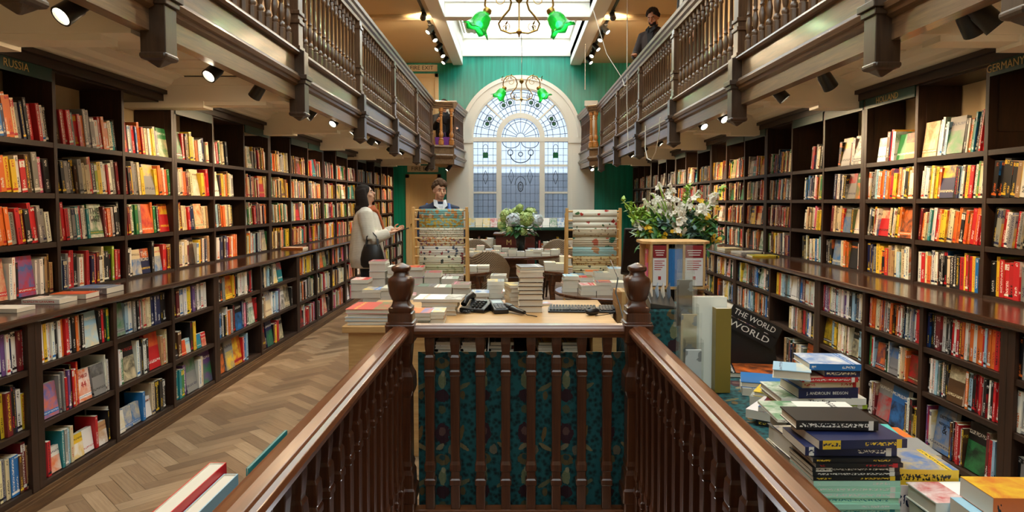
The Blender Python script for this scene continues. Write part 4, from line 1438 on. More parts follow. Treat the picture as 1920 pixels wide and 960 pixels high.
def rack(lab, x0, x1, y, ztop, sheets, grp):
    t = thing('wrapping_paper_rack', lab, 'rack', ((x0 + x1) / 2, y, 0), 'wrapping paper racks')
    for x in (x0, x1):
        MB().bar((x, y, ztop), (x, y + .02, 0), .026, .04, (0, 1, 0)).build('upright', W_PINE, t, bevel=.003)
        MB().bar((x, y + .10, ztop - .05), (x, y + .38, 0), .022, .03, (0, 1, 0)).build('back_strut', W_PINE, t, bevel=.003)
        B(x - .012, x + .012, y + .0, y + .13, ztop - .08, ztop - .05).build('bracket', W_PINE, t)
    zs = [ztop - .03 - .0855 * k for k in range(11)]
    for z in zs:
        MB().tube([(x0, y + .005, z), (x1, y + .005, z)], .009, 8).build('dowel', W_PINE, t, smooth=True)
    B(x0, x1, y - .005, y + .035, .12, .16).build('cross_rail', W_PINE, t, bevel=.003)
    for k, (z, sh) in enumerate(zip(zs, sheets)):
        if not sh: continue
        bg, c1, c2, sc, th, drop, what = sh
        m = MB()
        r = .0125
        yy = y + .005
        path = [(yy - r - .0015 + .007 * (1 - j / 4) ** 2, z - drop + j * drop / 4) for j in range(4)] + [(yy + r * math.cos(a), z + r * math.sin(a)) for a in [PI * (1 - i / 8) for i in range(9)]] + [(yy + r + .006, z - .07)]
        xa, xb = x0 + .055, x1 - .03
        for (ya, za), (yb, zb_) in zip(path, path[1:]):
            m.add([(xa, ya, za), (xb, ya, za), (xb, yb, zb_), (xa, yb, zb_)], [(0, 1, 2, 3)])
        o = m.build('wrapping_paper', mk_sheet('wrapping_paper_print', bg, c1, c2, sc, th), smooth=True)
        so = o.modifiers.new('thick', 'SOLIDIFY'); so.thickness = .0015; so.offset = 1
        tag(o, f'{what} wrapping paper sheet, {ORD[k]} rung down, {lab.split(",")[1].strip()}', 'wrapping paper', grp)


YRK = 6.3
rack('pine dowel rack of wrapping paper, teal floral sheet rack', -.93, -.437, YRK, 1.455, [
    ('#7fb5b0', '#c98a4a', '#e0c9a0', 28, .75, .074, 'teal and orange floral'), ('#8dbcb4', '#cfae3f', '#b58a30', 40, .8, .074, 'teal with yellow blossom'), ('#e6dfc8', '#a9ac8a', '#c9b690', 60, .62, .074, 'pale floral'),
    ('#e0cfa8', '#c57b3b', '#8a5a6a', 42, .7, .074, 'orange floral'), ('#efe9dc', '#4a5568', '#a84a4a', 26, .58, .074, 'white with small figures'), ('#e9e2c6', '#7a2f2f', '#3b4436', 18, .55, .074, 'cream with red branches'),
    ('#cdc79c', '#a9a878', '#b8b48c', 30, .6, .074, 'sage green'), ('#e8d9c9', '#c58a86', '#8f7a5a', 44, .6, .074, 'pink floral'), ('#e9e4d4', '#b08a6a', '#7a8a6a', 40, .55, .074, 'cream floral'), ('#e3c9c0', '#b86a6a', '#7a8a6a', 34, .55, .074, 'rose floral'), None], 'wrapping paper on the teal floral rack')
rack('pine dowel rack of wrapping paper, poppy sheet rack', .487, .978, YRK, 1.445, [
    ('#f2edd8', '#c0392b', '#3f6b3a', 17, .5, .205, 'cream poppy print'), None, ('#d9c9a8', '#8a6a4a', '#b58a60', 30, .5, .05, 'tan printed'), ('#c9b99a', '#2f6b52', '#b85a3a', 12, .6, .074, 'book spine print'), ('#a9cfca', '#c99a68', '#b98a5c', 9, .55, .074, 'aqua and tan'),
    ('#d9bd84', '#9a6a34', '#b98a4a', 34, .6, .074, 'gold grass print'), ('#e6d8a8', '#2b2a24', '#3b382e', 22, .5, .074, 'cream with black figures'), ('#efe8d2', '#d9cba0', '#c9bb90', 22, .5, .074, 'plain cream'), ('#efe8d8', '#b8a88a', '#98a88a', 22, .5, .074, 'pale printed'), None, None], 'wrapping paper on the poppy rack')

# ------------------------------------------------------------ things on the till desk


def dev(t, nm, m, mat, **k): return m.build(nm, mat, t, local=True, **k)


p = at(891, 590, 4.42)
t = thing('telephone', 'black desk telephone with its handset on the till desk', 'telephone', (0, 0, 0))
dev(t, 'base', MB().add([(-.09, -.07, 0), (.09, -.07, 0), (.09, .1, 0), (-.09, .1, 0), (-.09, -.07, .025), (.09, -.07, .025), (.09, .1, .07), (-.09, .1, .07)], [(0, 3, 2, 1), (4, 5, 6, 7), (0, 1, 5, 4), (1, 2, 6, 5), (2, 3, 7, 6), (3, 0, 4, 7)]), M_BLACK, bevel=.008)
dev(t, 'handset', MB().tube([(-.06, -.06, .05), (-.062, -.03, .075), (-.062, .02, .09), (-.06, .07, .095), (-.058, .1, .085)], [.02, .025, .017, .025, .02], 10), M_BLACK, smooth=True)
kp = MB()
for i in range(4):
    for j in range(3): kp.box(-.01 + j * .026, .008 + j * .026, -.05 + i * .028, -.03 + i * .028, .034 + i * .0075, .042 + i * .0075)
dev(t, 'keypad', kp, M_DGREY)
dev(t, 'coiled_cord', MB().tube([(-.06 + .012 * math.cos(k * 1.3) + k * .0012, -.09 - .03 * math.sin(k / 60 * PI) + .012 * math.sin(k * 1.3), .012 + .006 * math.sin(k * .9)) for k in range(60)], .0028, 5), M_BLACK, smooth=True)
t.location = (p.x, p.y + .06, ZD + .001); t.rotation_euler = (0, 0, rad(-20))
p = at(934, 592, 4.36)
t = thing('card_terminal', 'black card payment terminal with grey keys between telephone and book tower', 'card terminal', (0, 0, 0))
dev(t, 'body', MB().add([(-.05, -.09, 0), (.05, -.09, 0), (.04, .1, 0), (-.04, .1, 0), (-.05, -.09, .03), (.05, -.09, .03), (.043, .1, .07), (-.043, .1, .07)], [(0, 3, 2, 1), (4, 5, 6, 7), (0, 1, 5, 4), (1, 2, 6, 5), (2, 3, 7, 6), (3, 0, 4, 7)]), M_BLACK, bevel=.007)
kp = MB()
for i in range(4):
    for j in range(3): kp.box(-.033 + j * .024, -.014 + j * .024, -.075 + i * .022, -.06 + i * .022, .034 + i * .0047, .041 + i * .0047)
dev(t, 'keypad', kp, plain('grey_keys', '#8b8f93', .5))
dev(t, 'screen', MB().add([(-.034, .025, .0555), (.034, .025, .0555), (.034, .07, .0652), (-.034, .07, .0652)], [(0, 1, 2, 3)]), plain('lcd_glass', '#7d8a80', .2))
t.location = (p.x, p.y + .09, ZD + .001); t.rotation_euler = (0, 0, rad(14))
p = at(962, 590, 4.30)
t = thing('barcode_scanner', 'black hand scanner lying on the desk against the tower of books', 'scanner', (0, 0, 0))
dev(t, 'handle', MB().tube([(.07, -.07, .018), (.03, -.02, .022), (-.01, .03, .03)], [.017, .021, .026], 10, [.012, .015, .018]), M_BLACK, smooth=True)
dev(t, 'scan_head', MB().tube([(-.01, .03, .032), (-.035, .06, .036), (-.05, .085, .038)], [.028, .034, .03], 10, [.02, .024, .022]), M_BLACK, smooth=True)
dev(t, 'cable', MB().tube([(.07, -.07, .015), (.09, -.09, .006), (.12, -.1, .004), (.15, -.14, .004)], .003, 6), M_BLACK, smooth=True)
t.location = (p.x, p.y + .08, ZD + .001)
p = at(1092, 583, 4.42)
t = thing('keyboard', 'black computer keyboard on the pale till desk', 'keyboard', (0, 0, 0))
dev(t, 'case', MB().box(-.22, .22, -.075, .075, 0, .016), M_BLACK, bevel=.005)
kk = MB()
for r_ in range(5):
    x = -.21
    i = 0
    while x < .2:
        wk = .017 if r_ else (.017 if not 3 < i < 6 else .05)
        if abs(x - .1) > .006: kk.box(x, x + wk, -.062 + r_ * .026, -.043 + r_ * .026, .016, .025 + r_ * .0015)
        x += wk + .0035
        i += 1
dev(t, 'keys', kk, plain('key_caps', '#2b2f35', .45))
t.location = (p.x, p.y + .06, ZD + .001); t.rotation_euler = (rad(3), 0, rad(-3))
p = at(1112, 592, 4.30)
t = thing('computer_mouse', 'black computer mouse in front of the keyboard', 'mouse', (0, 0, 0))
dev(t, 'shell', MB().ball((0, 0, .012), (.032, .055, .024), 14, 8), M_BLACK, smooth=True)
dev(t, 'wheel', MB().lathe([(-.004, .009), (.004, .009)], (0, 0, 0), 10, Matrix.Translation((0, -.025, .03)) @ Matrix.Rotation(PI / 2, 4, 'Y')), M_DGREY)
dev(t, 'cable', MB().tube([(0, .05, .01), (.03, .09, .006), (.09, .1, .004), (.1, .04, .004), (.11, -.06, .004)], .0025, 6), M_BLACK, smooth=True)
t.location = (p.x, p.y + .03, ZD + .011); t.rotation_euler = (0, 0, rad(-60))
# monitor seen from behind
t = thing('computer_monitor', 'black flat computer monitor turned away, between poppy rack and book spinner', 'monitor', (0, 0, 0))
dev(t, 'housing', MB().box(-.21, .21, -.02, .02, .27, .60), M_BLACK, bevel=.008)
dev(t, 'screen', MB().box(-.195, .195, -.0215, -.0195, .285, .585), plain('dark_screen', '#0b0b0c', .18), bevel=.001)
dev(t, 'stand', MB().lathe([(0, .1), (.012, .1), (.018, .03), (.34, .025), (.40, .03)], (0, .045, 0), 16), M_BLACK, smooth=True)
t.location = (.90, 4.66, ZT + .001); t.rotation_euler = (rad(-9), rad(0), rad(-38))
# stout cardboard boxes at the end of the desk
P_CARD = plain('cardboard', '#a87d4c', .8)
for k, (z, lab) in enumerate(((ZT + .004, 'brown cardboard box beside the till desk, lower of two'), (ZT + .1255, 'brown cardboard box beside the till desk, upper of two'))):
    t = thing('cardboard_box', lab, 'box', (.70, 4.42, z), 'cardboard boxes')
    B(.662, .745, 4.35, 4.55, z, z + .12 - .04 * k).build('carton', P_CARD, t, bevel=.002)
    B(.69, .715, 4.349, 4.551, z + .002, z + .1212 - .04 * k).build('tape', plain('parcel_tape', '#c9a873', .3), t)
for k, pts in enumerate((((.665, 4.7, 1.1), (.66, 4.32, 1.02), (.64, 4.28, .93), (.655, 4.2, .86), (.665, 4.1, .77), (.668, 4.0, .733)),
                         ((-.15, 4.1, .74), (-.15, 4.02, .68), (-.155, 4.0, .6), (-.155, 3.97, .3)), ((.25, 4.1, .74), (.25, 4.02, .66), (.255, 4.0, .6), (.26, 3.97, .3)))):
    o = MB().tube(pts, .004, 6).build('power_cable', M_BLACK if k == 0 else plain('grey_cable', '#c9c9c4', .5), smooth=True)
    tag(o, ('dark cable hanging over the desk edge by the cardboard boxes', 'pale cable hanging under the desk top, nearer the telephone', 'pale cable hanging under the desk top, nearer the keyboard')[k], 'cable')

# ------------------------------------------------------------ book piles on desk and tables
def piles(grp, rows, L, D, zb, phrase, **k):
    """rows of (px, d, items); labelled by their order from the aisle side"""
    for r_, (px, d, items) in enumerate(sorted(rows, key=lambda q: q[0])):
        stack(px, 0, d, L, D, items, zb, grp, f'{ORD[r_]} from the aisle, {phrase}', **k)


WHB = 'books in the centre of the room'
g1 = 'books on the till desk'
stack(688, 0, 3.97, .26, .30, [('e', .022, 2, {'label': 'thick white bound book with turquoise cover under the red one, desk corner', 'code2': 0} if 0 else {'label': 'grey paged book under the turquoise cover, desk corner beside the urn finial'}), ('u', .022, -1, {'label': 'pale blue covered large book under the red cover, desk corner'}), ('w', .02, 1, {'label': 'white large book just under the red cover, desk corner'}), ('r', .026, -2, {'label': 'large red and orange covered book on top, desk corner', 'front': 'mid'})], ZD, g1, '')
stack(780, 0, 3.97, .15, .2, [('u', .014), ('k', .010), ('g', .022), ('o', .024)], ZD, g1, 'beside the urn finial, desk front edge')
stack(816, 0, 4.0, .09, .19, [('e', .03), ('n', .018), ('u', .022)], ZD, g1, 'beside the orange topped pile, desk front edge')
stack(822, 0, 4.3, .28, .24, [('e', .028, 3, {'L': .2}), ('w', .026, -2, {'L': .22}), ('e', .03, 1, {'L': .23}), ('w', .018, -3, {'label': 'large white book with a green framed title topping the desk pile', 'front': 'mid', 'L': .31})], ZD, g1, 'under the large white book by the telephone')
stack(995, 0, 4.42, .158, .22, [('B', .040, 0, {'hard': True}), ('k', .042, 1, {'hard': True}), ('B', .036, -1, {'hard': True}), ('k', .024, 2, {'hard': True}), ('B', .026, 0, {'hard': True}), ('k', .026, -2, {'hard': True}), ('B', .03, 1, {'hard': True}), ('e', .034, 4), ('n', .014, 6), ('e', .02, 8)], ZD, g1, 'in the tall tower beside the scanner')
stack(972, 0, 4.72, .16, .2, [('B', .03, 12), ('e', .03, 14), ('d', .03, 10), ('e', .03, 15), ('k', .02, 13)], ZD, g1, 'just behind the tall tower')
stack(928, 0, 4.62, .12, .15, [('l', .006, 5)], ZD, g1, 'behind the card terminal')
stack(1012, 0, 4.7, .17, .1, [('u', .012, 20)], ZD, g1, 'peeping out beyond the tall tower')
g2 = 'books on the table behind the desk'
piles(g2, ((672, 5.5, [('w', .06), ('e', .06), ('r', .03)]), (706, 5.76, [('w', .07), ('w', .06), ('e', .06), ('w', .065), ('n', .02)]), (694, 5.2, [('e', .045), ('w', .04), ('b', .022)]), (729, 5.24, [('e', .05), ('w', .045), ('u', .02)]),
                     (741, 5.76, [('w', .07), ('w', .07), ('a', .03), ('w', .06)]), (775, 5.76, [('w', .08), ('i', .06), ('e', .06), ('r', .025)]), (809, 5.76, [('w', .08), ('w', .06), ('e', .04)]), (796, 5.3, [('w', .06), ('e', .06)]), (830, 5.3, [('e', .055), ('w', .06)]),
                     (843, 5.76, [('w', .07), ('w', .06)]), (864, 5.36, [('e', .05), ('d', .05), ('i', .03)]), (898, 5.3, [('g', .04), ('w', .03)]), (929, 5.5, [('e', .04), ('g', .03), ('w', .035), ('e', .03)]), (935, 5.9, [('d', .05), ('e', .05), ('n', .04)]), (958, 5.3, [('e', .04), ('r', .03), ('w', .012)]), (762, 5.22, [('b', .03), ('w', .03)])), .14, .2, .72, 'table behind the desk')
g3 = 'books on the round dark table'
piles(g3, ((1071, 5.62, [('d', .035), ('e', .03), ('u', .035), ('u', .03)]), (1100, 5.75, [('w', .04), ('u', .04), ('r', .025)]), (1104, 5.42, [('e', .035), ('w', .03), ('r', .014)]), (1133, 5.42, [('e', .04), ('e', .04), ('n', .022)]), (1129, 5.8, [('e', .05), ('e', .05), ('e', .04)]), (1156, 5.86, [('w', .06), ('e', .05), ('u', .06)]), (1160, 5.6, [('w', .04), ('w', .04)]), (1086, 5.9, [('w', .08), ('u', .03)]), (1112, 5.95, [('e', .06), ('e', .06), ('o', .014)])), .125, .19, .755, 'round dark table')
g4 = 'books on the small round tables'
R4 = ((883, 7.6, [('e', .035), ('w', .03)]), (906, 7.62, [('d', .035), ('w', .03)]), (1032, 7.6, [('w', .03), ('d', .03), ('c', .03)]), (1052, 7.62, [('d', .035), ('c', .04)]), (1062, 7.8, [('c', .05), ('d', .05), ('c', .04)]))
piles(g4, [q for q in R4 if q[0] < 960], .13, .19, .72, 'cabriole legged table')
piles(g4, [q for q in R4 if q[0] > 960], .13, .19, .735, 'round table by poppy rack')
g5 = 'books on the oval table'
rows = []
for px in range(880, 1046, 16):
    rng = random.Random(px)
    for d in (9.25 if 890 < px < 1030 else 9.5, 9.7):
        if d == 9.7 and abs(px - 974) < 14: continue
        rows.append((px + (d == 9.7) * 4, d, [(rng.choice('wcdeBw'), rng.uniform(.025, .04)) for _ in range(rng.choice((1, 2, 2, 3)))]))
piles(g5, rows, .108, .17, .765, 'oval table')
g6 = 'books on the far tables'
rows = []
for px in list(range(880, 938, 13)) + list(range(1026, 1090, 13)):
    rng = random.Random(px + 1)
    rows.append((px, 12.0, [(rng.choice('wcdewr'), rng.uniform(.03, .05)) for _ in range(rng.choice((2, 3, 4)))]))
piles(g6, rows, .12, .19, .70, 'low tables before the window')
piles(g6, [(px, 11.85, [('w', .02), ('e', .02), ('w', .02)]) for px in (952, 990)], .2, .26, .96, 'desk marked M')
for px in range(884, 1060, 14):
    rng = random.Random(px + 2)
    M = Matrix.Translation(((px - CX) / F * 15.15 - .08, 15.12, .945)) @ Matrix.Rotation(rad(-38), 4, 'X')
    add_book(.25, .155, .012, rng.choice('wuwecw'), M, 60, f'magazine tilted on the display table under the window, {ORD[(px - 884) // 14]} along', 'magazines under the window', front='full')
for px in range(884, 1060, 5):
    rng = random.Random(px + 3)
    M = Matrix.Translation(((px - CX) / F * 15.15, 15.35, .331)) @ Matrix.Rotation(PI / 2, 4, 'Z')
    add_book(rng.uniform(.22, .4), .2, .045, rng.choice('rykkkorw'), M, 20, f'book on the shelf under the window table, {ORD[((px - 884) // 5) % 28]} along', 'books under the window table')
# under the desk
piles('papers under the desk', [(px, 4.05, [(random.Random(px + q).choice('wwek'), .02) for q in range(3)]) for px in (838, 888, 940, 1030, 1078)], .14, .26, .60, 'shelf under the desk top')
# on the ledges
g7 = 'books lying on the ledges'
flat(-2.545, 3.72, ZLEDGE + .001, .205, .15, .024, 0, 'w', 'white and red book lying on the ledge, spine outward, nearest the RUSSIA board', g7, spine=None, force=1)
flat(-2.525, 3.90, ZLEDGE + .001, .20, .14, .028, 4, 'r', 'red and white book lying on the ledge, half behind the white one', g7, force=1, fore=True)
flat(-2.54, 4.14, ZLEDGE + .001, .215, .19, .034, 2, 'e', 'grey covered book with orange spine lying on the ledge beyond two others', g7, force=1)
flat(-2.56, 3.42, ZLEDGE + .001, .2, .13, .02, 0, 'w', 'white book lying on the ledge, cut by the picture edge', g7, force=1, fore=True)
flat(-2.56, 7.95, ZLEDGE + .001, .25, .2, .022, 0, 'o', 'orange and cream book lying flat on the ledge of the aisle wall', g7, force=1)
flat(2.50, 7.3, ZLEDGE + .001, .26, .25, .02, 6, 'w', 'white magazine lying on the ledge beside the flowers', g7, force=1)
flat(2.50, 6.85, ZLEDGE + .001, .26, .22, .015, -4, 'y', 'bright yellow book lying on the ledge of the HOLLAND wall', g7, force=1)
flat(2.45, 7.75, ZLEDGE + .001, .2, .25, .03, 3, 'c', 'cream book lying on the ledge behind the white magazine', g7, force=1)

# ------------------------------------------------------------ the cloth covered book table beside the stairs
t = thing('display_table', 'long table beside the stair rail, hidden under a leaf patterned cloth', 'table', (1.08, 2.4, 0))
B(.66, 1.25, .9, 4.6, ZT - .035, ZT - .004).build('table_top', W_TABLE, t)
legs4(t, .72, 1.19, .98, 4.5, ZT - .035, W_TABLE)
m = MB()
N_, per = 60, []
x0, x1, y0, y1 = .65, 1.26, .89, 4.61
for i in range(N_):
    u = i / N_ * 4
    s_, f_ = int(u), u % 1
    per.append([(x0 + (x1 - x0) * f_, y0), (x1, y0 + (y1 - y0) * f_), (x1 - (x1 - x0) * f_, y1), (x0, y1 - (y1 - y0) * f_)][s_])
vs = [(x, y, ZT) for x, y in per]
cx, cy = (x0 + x1) / 2, (y0 + y1) / 2
for z, q in ((ZT - .01, .006), (.4, .012), (.06, .02)):
    for i, (x, y) in enumerate(per):
        k = q * (1 + math.sin(i * 2.1) * .8)
        vs.append((x + (k if x > cx + .29 else -k if x < cx - .29 else 0), y + (k if y > cy + 1.8 else -k if y < cy - 1.8 else 0), z))
fs = [tuple(range(N_))] + [(j * N_ + i, j * N_ + (i + 1) % N_, (j + 1) * N_ + (i + 1) % N_, (j + 1) * N_ + i) for j in range(3) for i in range(N_)]
m.add(vs, fs)
tc = m.build('tablecloth', M_MORRIS_T)
so = tc.modifiers.new('thick', 'SOLIDIFY'); so.thickness = .002; so.offset = -1
tag(tc, 'teal leaf patterned cloth draped over the long book table', 'tablecloth')
gT = 'books on the cloth covered table'


def pile(px, d, zb, items, rot=0, what='', L=.2, D=.14, fore=False):
    return stack(px, 0, d, L, D, items, zb, gT, what, rot, fore)


K = lambda lab, **k: dict(label=lab, force=1, **k)
def pileX(X, d, zb, items, rot=0, L=.2, D=.14, fore=False):
    return stack(CX + X * F / d, 0, d, L, D, items, zb, gT, '', rot, fore)


pile(1425, 2.98, ZT, [('k', .022, -12, K('black photo covered book lying alone at the far end of the cloth', front='full', fore=True, L=.24, D=.2))])
pile(1452, 2.70, ZT, [('w', .03, -14, K('white book under the blue one beside the far end of the cloth', fore=True)), ('b', .022, -18, K('bright blue covered book on a white one, far end of the cloth', fore=True, L=.19, D=.17, front='plain'))])
pile(1462, 2.55, ZT, [('w', .035, -28, K('white paged book beneath the yellow striped one', fore=True, L=.13, D=.12)), ('y', .018, -32, K('yellow striped book beside the blue one', fore=True, L=.11, D=.12, front='plain'))])
# the central pile: four fanned books, then the straight ones
pileX(1.03, 2.27, ZT, [('k', .02, -33, K('black book fanned out lowest under the central pile', L=.24, D=.2, dx=-.03, front='plain')), ('w', .03, -38, K('white book fanned out second under the central pile', L=.26, D=.2, dx=-.05, fore=True, front='mid')),
     ('n', .016, -33, K('slim navy book fanned out third under the central pile', L=.25, D=.2, dx=-.02, fore=True)), ('m', .014, -28, K('maroon edged book fanned out fourth under the central pile', L=.25, D=.2, dx=-.01, fore=True, front='plain')),
     ('l', .014, 0, K('lime green spined large book in the central pile', L=.285, D=.22, dx=.02, front='plain')), ('w', .022, -1, K('white large picture book with coloured spine above the lime one', L=.285, D=.22, dx=.015, spine='The Farm', front='mid')),
     ('n', .034, 2, K('navy hardback with pale spine lettering, middle of the central pile', L=.205, D=.16, hard=True, dx=.025, spine='J. ANDROLIN  BEDSON')), ('c', .02, 3, K('cream book above the navy hardback', L=.2, D=.15, dx=.035)),
     ('r', .016, 1, K('red and navy spined book, third from top of the central pile', L=.19, D=.15, dx=.03)), ('n', .022, 0, K('navy blue book under the bright blue top one', L=.12, D=.15, dx=.075)), ('b', .022, -4, K('bright blue book on top of the central pile', L=.17, D=.17, dx=.055, front='full'))])
pileX(.945, 2.25, ZT + .187, [('u', .03, -22, K('pale blue book resting crooked on the central pile', L=.12, D=.13, fore=True, front='mid'))])
# behind the navy pair: two thick white books carrying the dark picture book
pileX(.80, 1.68, ZT, [('y', .025, 0, K('yellow edged book at the base of the thick white pile', L=.195)), ('k', .05, 1, K('black book second from base of the thick white pile', L=.19)), ('n', .05, -1, K('thick white paged navy spined book, lower of two', L=.195, D=.145)), ('n', .05, 2, K('thick white paged navy spined book with pictured cover, upper of two', L=.195, D=.145, front='full'))])
pileX(.745, 1.548, .9725, [('k', .022, -2, K('dark painted cover book with white and grey banded spine', L=.188, D=.11, front='plain'))])
pileX(.90, 1.93, ZT, [('e', .05, 0, K('grey book at base of the pile topped by a large thin white book', L=.24)), ('w', .05, 2, K('white book second from base, pile topped by a large thin white book', L=.24)), ('k', .045, -2, K('black book under the large thin white book', L=.22)), ('w', .008, -3, K('large thin white book lying behind the dark painted cover', L=.27, D=.19, front='mid'))])
pileX(1.0, 1.83, ZT, [('w', .05, 1, K('white book at the base of the pile under the turquoise one', L=.17, D=.09)), ('k', .03, 2, K('black book second from base under the turquoise one', L=.17, D=.09)), ('e', .024, -1, K('pale grey spined book reading STRATAGEM', L=.185, D=.09, spine='STRATAGEM', front='plain')), ('k', .024, 1, K('black spined book reading ROAD under the orange one', L=.185, D=.09, spine='ROAD', front='plain')), ('o', .008, -3, K('orange covered thin book under the turquoise one', L=.17, D=.09, front='plain')), ('a', .010, -10, K('turquoise covered book on top of the black spined pile', L=.11, D=.085, dx=.0, front='mid'))])
pileX(.995, 1.68, ZT, [('k', .06, 0, K('black book at base of the pile with a grey cover, beside the navy pair', L=.15, D=.12)), ('e', .06, -3, K('grey book second from base, pile with a grey cover', L=.15, D=.12)), ('e', .026, -6, K('grey covered white paged book beside the navy pair', L=.155, D=.13, fore=True, front='plain'))])
# the tall uniform pile with the navy pair on it
z = ZT + .001
x = .7685
for k in range(17):
    rng = random.Random(k)
    z = flat(x + rng.uniform(-.003, .003), 1.5 + .065 + rng.uniform(-.003, .003), z, .196, .128, .0123 if k < 12 else .0098, rng.uniform(-1, 1), 'G' if k < 12 else 'k', f'{"mint green" if k < 12 else "black"} copy, {ORD[k if k < 12 else 16 - k]} from the {"bottom" if k < 12 else "top"} of the tall uniform pile', 'uniform copies in the mint and black pile', force=1, front='plain')
pileX(.765, 1.505, z, [('n', .02, -1, K('navy spined paperback, lower of the navy pair', L=.205, D=.14, dx=-.005, front='plain')), ('n', .02, 3, K('navy spined paperback, upper of the navy pair', L=.205, D=.14, dx=.012, front='plain'))])
pileX(.937, 1.505, ZT, [('k', .07, 0, K('black book at base under the yellow and green cover', L=.135, D=.13)), ('w', .07, -3, K('thick white book under the yellow and green cover', L=.135, D=.13)), ('y', .036, -3, K('yellow and green picture covered book beside the mint pile', L=.14, D=.13, front='full'))])
pileX(.968, 1.385, ZT, [('n', .06, 0, K('navy book at base of the pile under the white and red cover', L=.19, D=.105)), ('k', .06, -2, K('black book second from base under the white and red cover', L=.19, D=.105)), ('w', .034, 1, K('white covered book with a red block beside the mint pile', L=.195, D=.11, front='mid', spine='TH', tcol=M_INKR))])
pileX(1.135, 1.395, ZT, [('w', .07, 0, K('white book at base under the red hardback', L=.14, D=.11, dx=.04)), ('e', .06, -2, K('grey book just under the red hardback', L=.14, D=.11, dx=.04)), ('r', .024, -3, K('red hardback lying behind the orange book', L=.235, D=.11, hard=True, dx=.015, front='plain'))])
pileX(1.0, 1.215, ZT, [('k', .06, 0, K('black book at base of the orange topped pile', L=.2, D=.15)), ('e', .06, -2, K('grey book second from base of the orange topped pile', L=.2, D=.15)), ('u', .05, -3, K('pale blue book under the orange one', L=.22, D=.16, fore=True, front='plain'))])
pileX(1.015, 1.275, .893, [('o', .04, -2, K('thick orange covered book topping the pile at the table front', L=.195, D=.105, front='full'))])
# two large WORLD atlases on a sloping cradle
M0 = Matrix.Translation((1.105, 3.28, .90)) @ Matrix.Rotation(rad(27), 4, 'Y')
for k, (z, lab) in enumerate(((-.03, 'large black book with WORLD on its spine, lower of two on the sloping cradle'), (.026, 'large dark book with THE WORLD on its spine, upper of two on the sloping cradle'))):
    M = M0 @ Matrix.Translation((.13, -.12, z + .05)) @ FLAT
    add_book(.26, .26, .052, 'k', M, 9999, lab, 'atlases on the cradle', True, None, ('WORLD', 'THE WORLD')[k], force=1)
t = thing('book_cradle', 'black sloping book cradle holding two dark atlases', 'book stand', (1.1, 3.28, ZT))
m = MB()
m.add([(.93, 3.18, ZT + .001), (1.24, 3.18, ZT + .001), (1.24, 3.40, ZT + .001), (.93, 3.40, ZT + .001), (.97, 3.18, .962), (1.225, 3.18, .834), (1.225, 3.40, .834), (.97, 3.40, .962)], [(0, 3, 2, 1), (4, 5, 6, 7), (0, 1, 5, 4), (1, 2, 6, 5), (2, 3, 7, 6), (3, 0, 4, 7)])
m.build('sloping_block', M_BLACK, t)
for q in (3.2, 3.38): MB().bar((1.225, q, .83), (1.25, q, .885), .01, .02).build('stop', M_BLACK, t)
# tall white box book and olive book standing on the table
M = Matrix.Translation((.727, 2.802, ZT + .004)) @ Matrix.Translation((0, 0, 0))
add_book(.385, .152, .035, 'w', M, 9999, 'tall plain white box standing behind the olive book', gT, True, front='plain', force=1, spine_title=' ')
M = Matrix.Translation((.880, 2.746, ZT + .004)) @ Matrix.Rotation(PI / 2, 4, 'Z')
add_book(.345, .052, .062, 'v', M, 9999, 'tall olive gold pictured spine standing before the white box', gT, True, force=1, spine_title=' ')
# clear leaflet holder
t = thing('leaflet_holder', 'clear acrylic leaflet holder standing by the stair rail', 'leaflet holder', (.70, 2.66, ZT))
for k in range(3):
    yy, zz, hh = 2.60 + .05 * k, .80 + .13 * k, .27
    xx = .645 + .006 * (2 - k)
    f_ = MB().box(xx, xx + .072, yy, yy + .003, zz - .06, zz + hh - .11).box(xx, xx + .072, yy + .03, yy + .033, zz - .06, zz + hh).box(xx, xx + .003, yy, yy + .033, zz - .06, zz + hh - .1).box(xx + .069, xx + .072, yy, yy + .033, zz - .06, zz + hh - .1)
    f_.build('pocket', G_ACRYL, t)
B(.652, .74, 2.58, 2.76, ZT + .004, ZT + .008).build('foot', G_ACRYL, t)
B(.655, .72, 2.735, 2.739, ZT + .008, 1.27).build('back_plate', G_ACRYL, t)
for k, (c1, c2, lab) in enumerate((('#7f95a8', '#d8dde0', 'blue grey leaflets in the lowest pocket of the clear holder'), ('#6d665a', '#c9b48e', 'brown leaflets in the middle pocket of the clear holder'), ('#b89a72', '#4a4038', 'tan and brown leaflets in the top pocket of the clear holder'))):
    yy, zz = 2.60 + .05 * k, .80 + .13 * k
    xx = .645 + .006 * (2 - k)
    o = B(xx + .006, xx + .066, yy + .008, yy + .02, zz - .055, zz + .13).build('leaflet', mk_sheet('leaflet_print', c2, c1, '#8a8f94', 14, .6))
    tag(o, lab, 'leaflet')
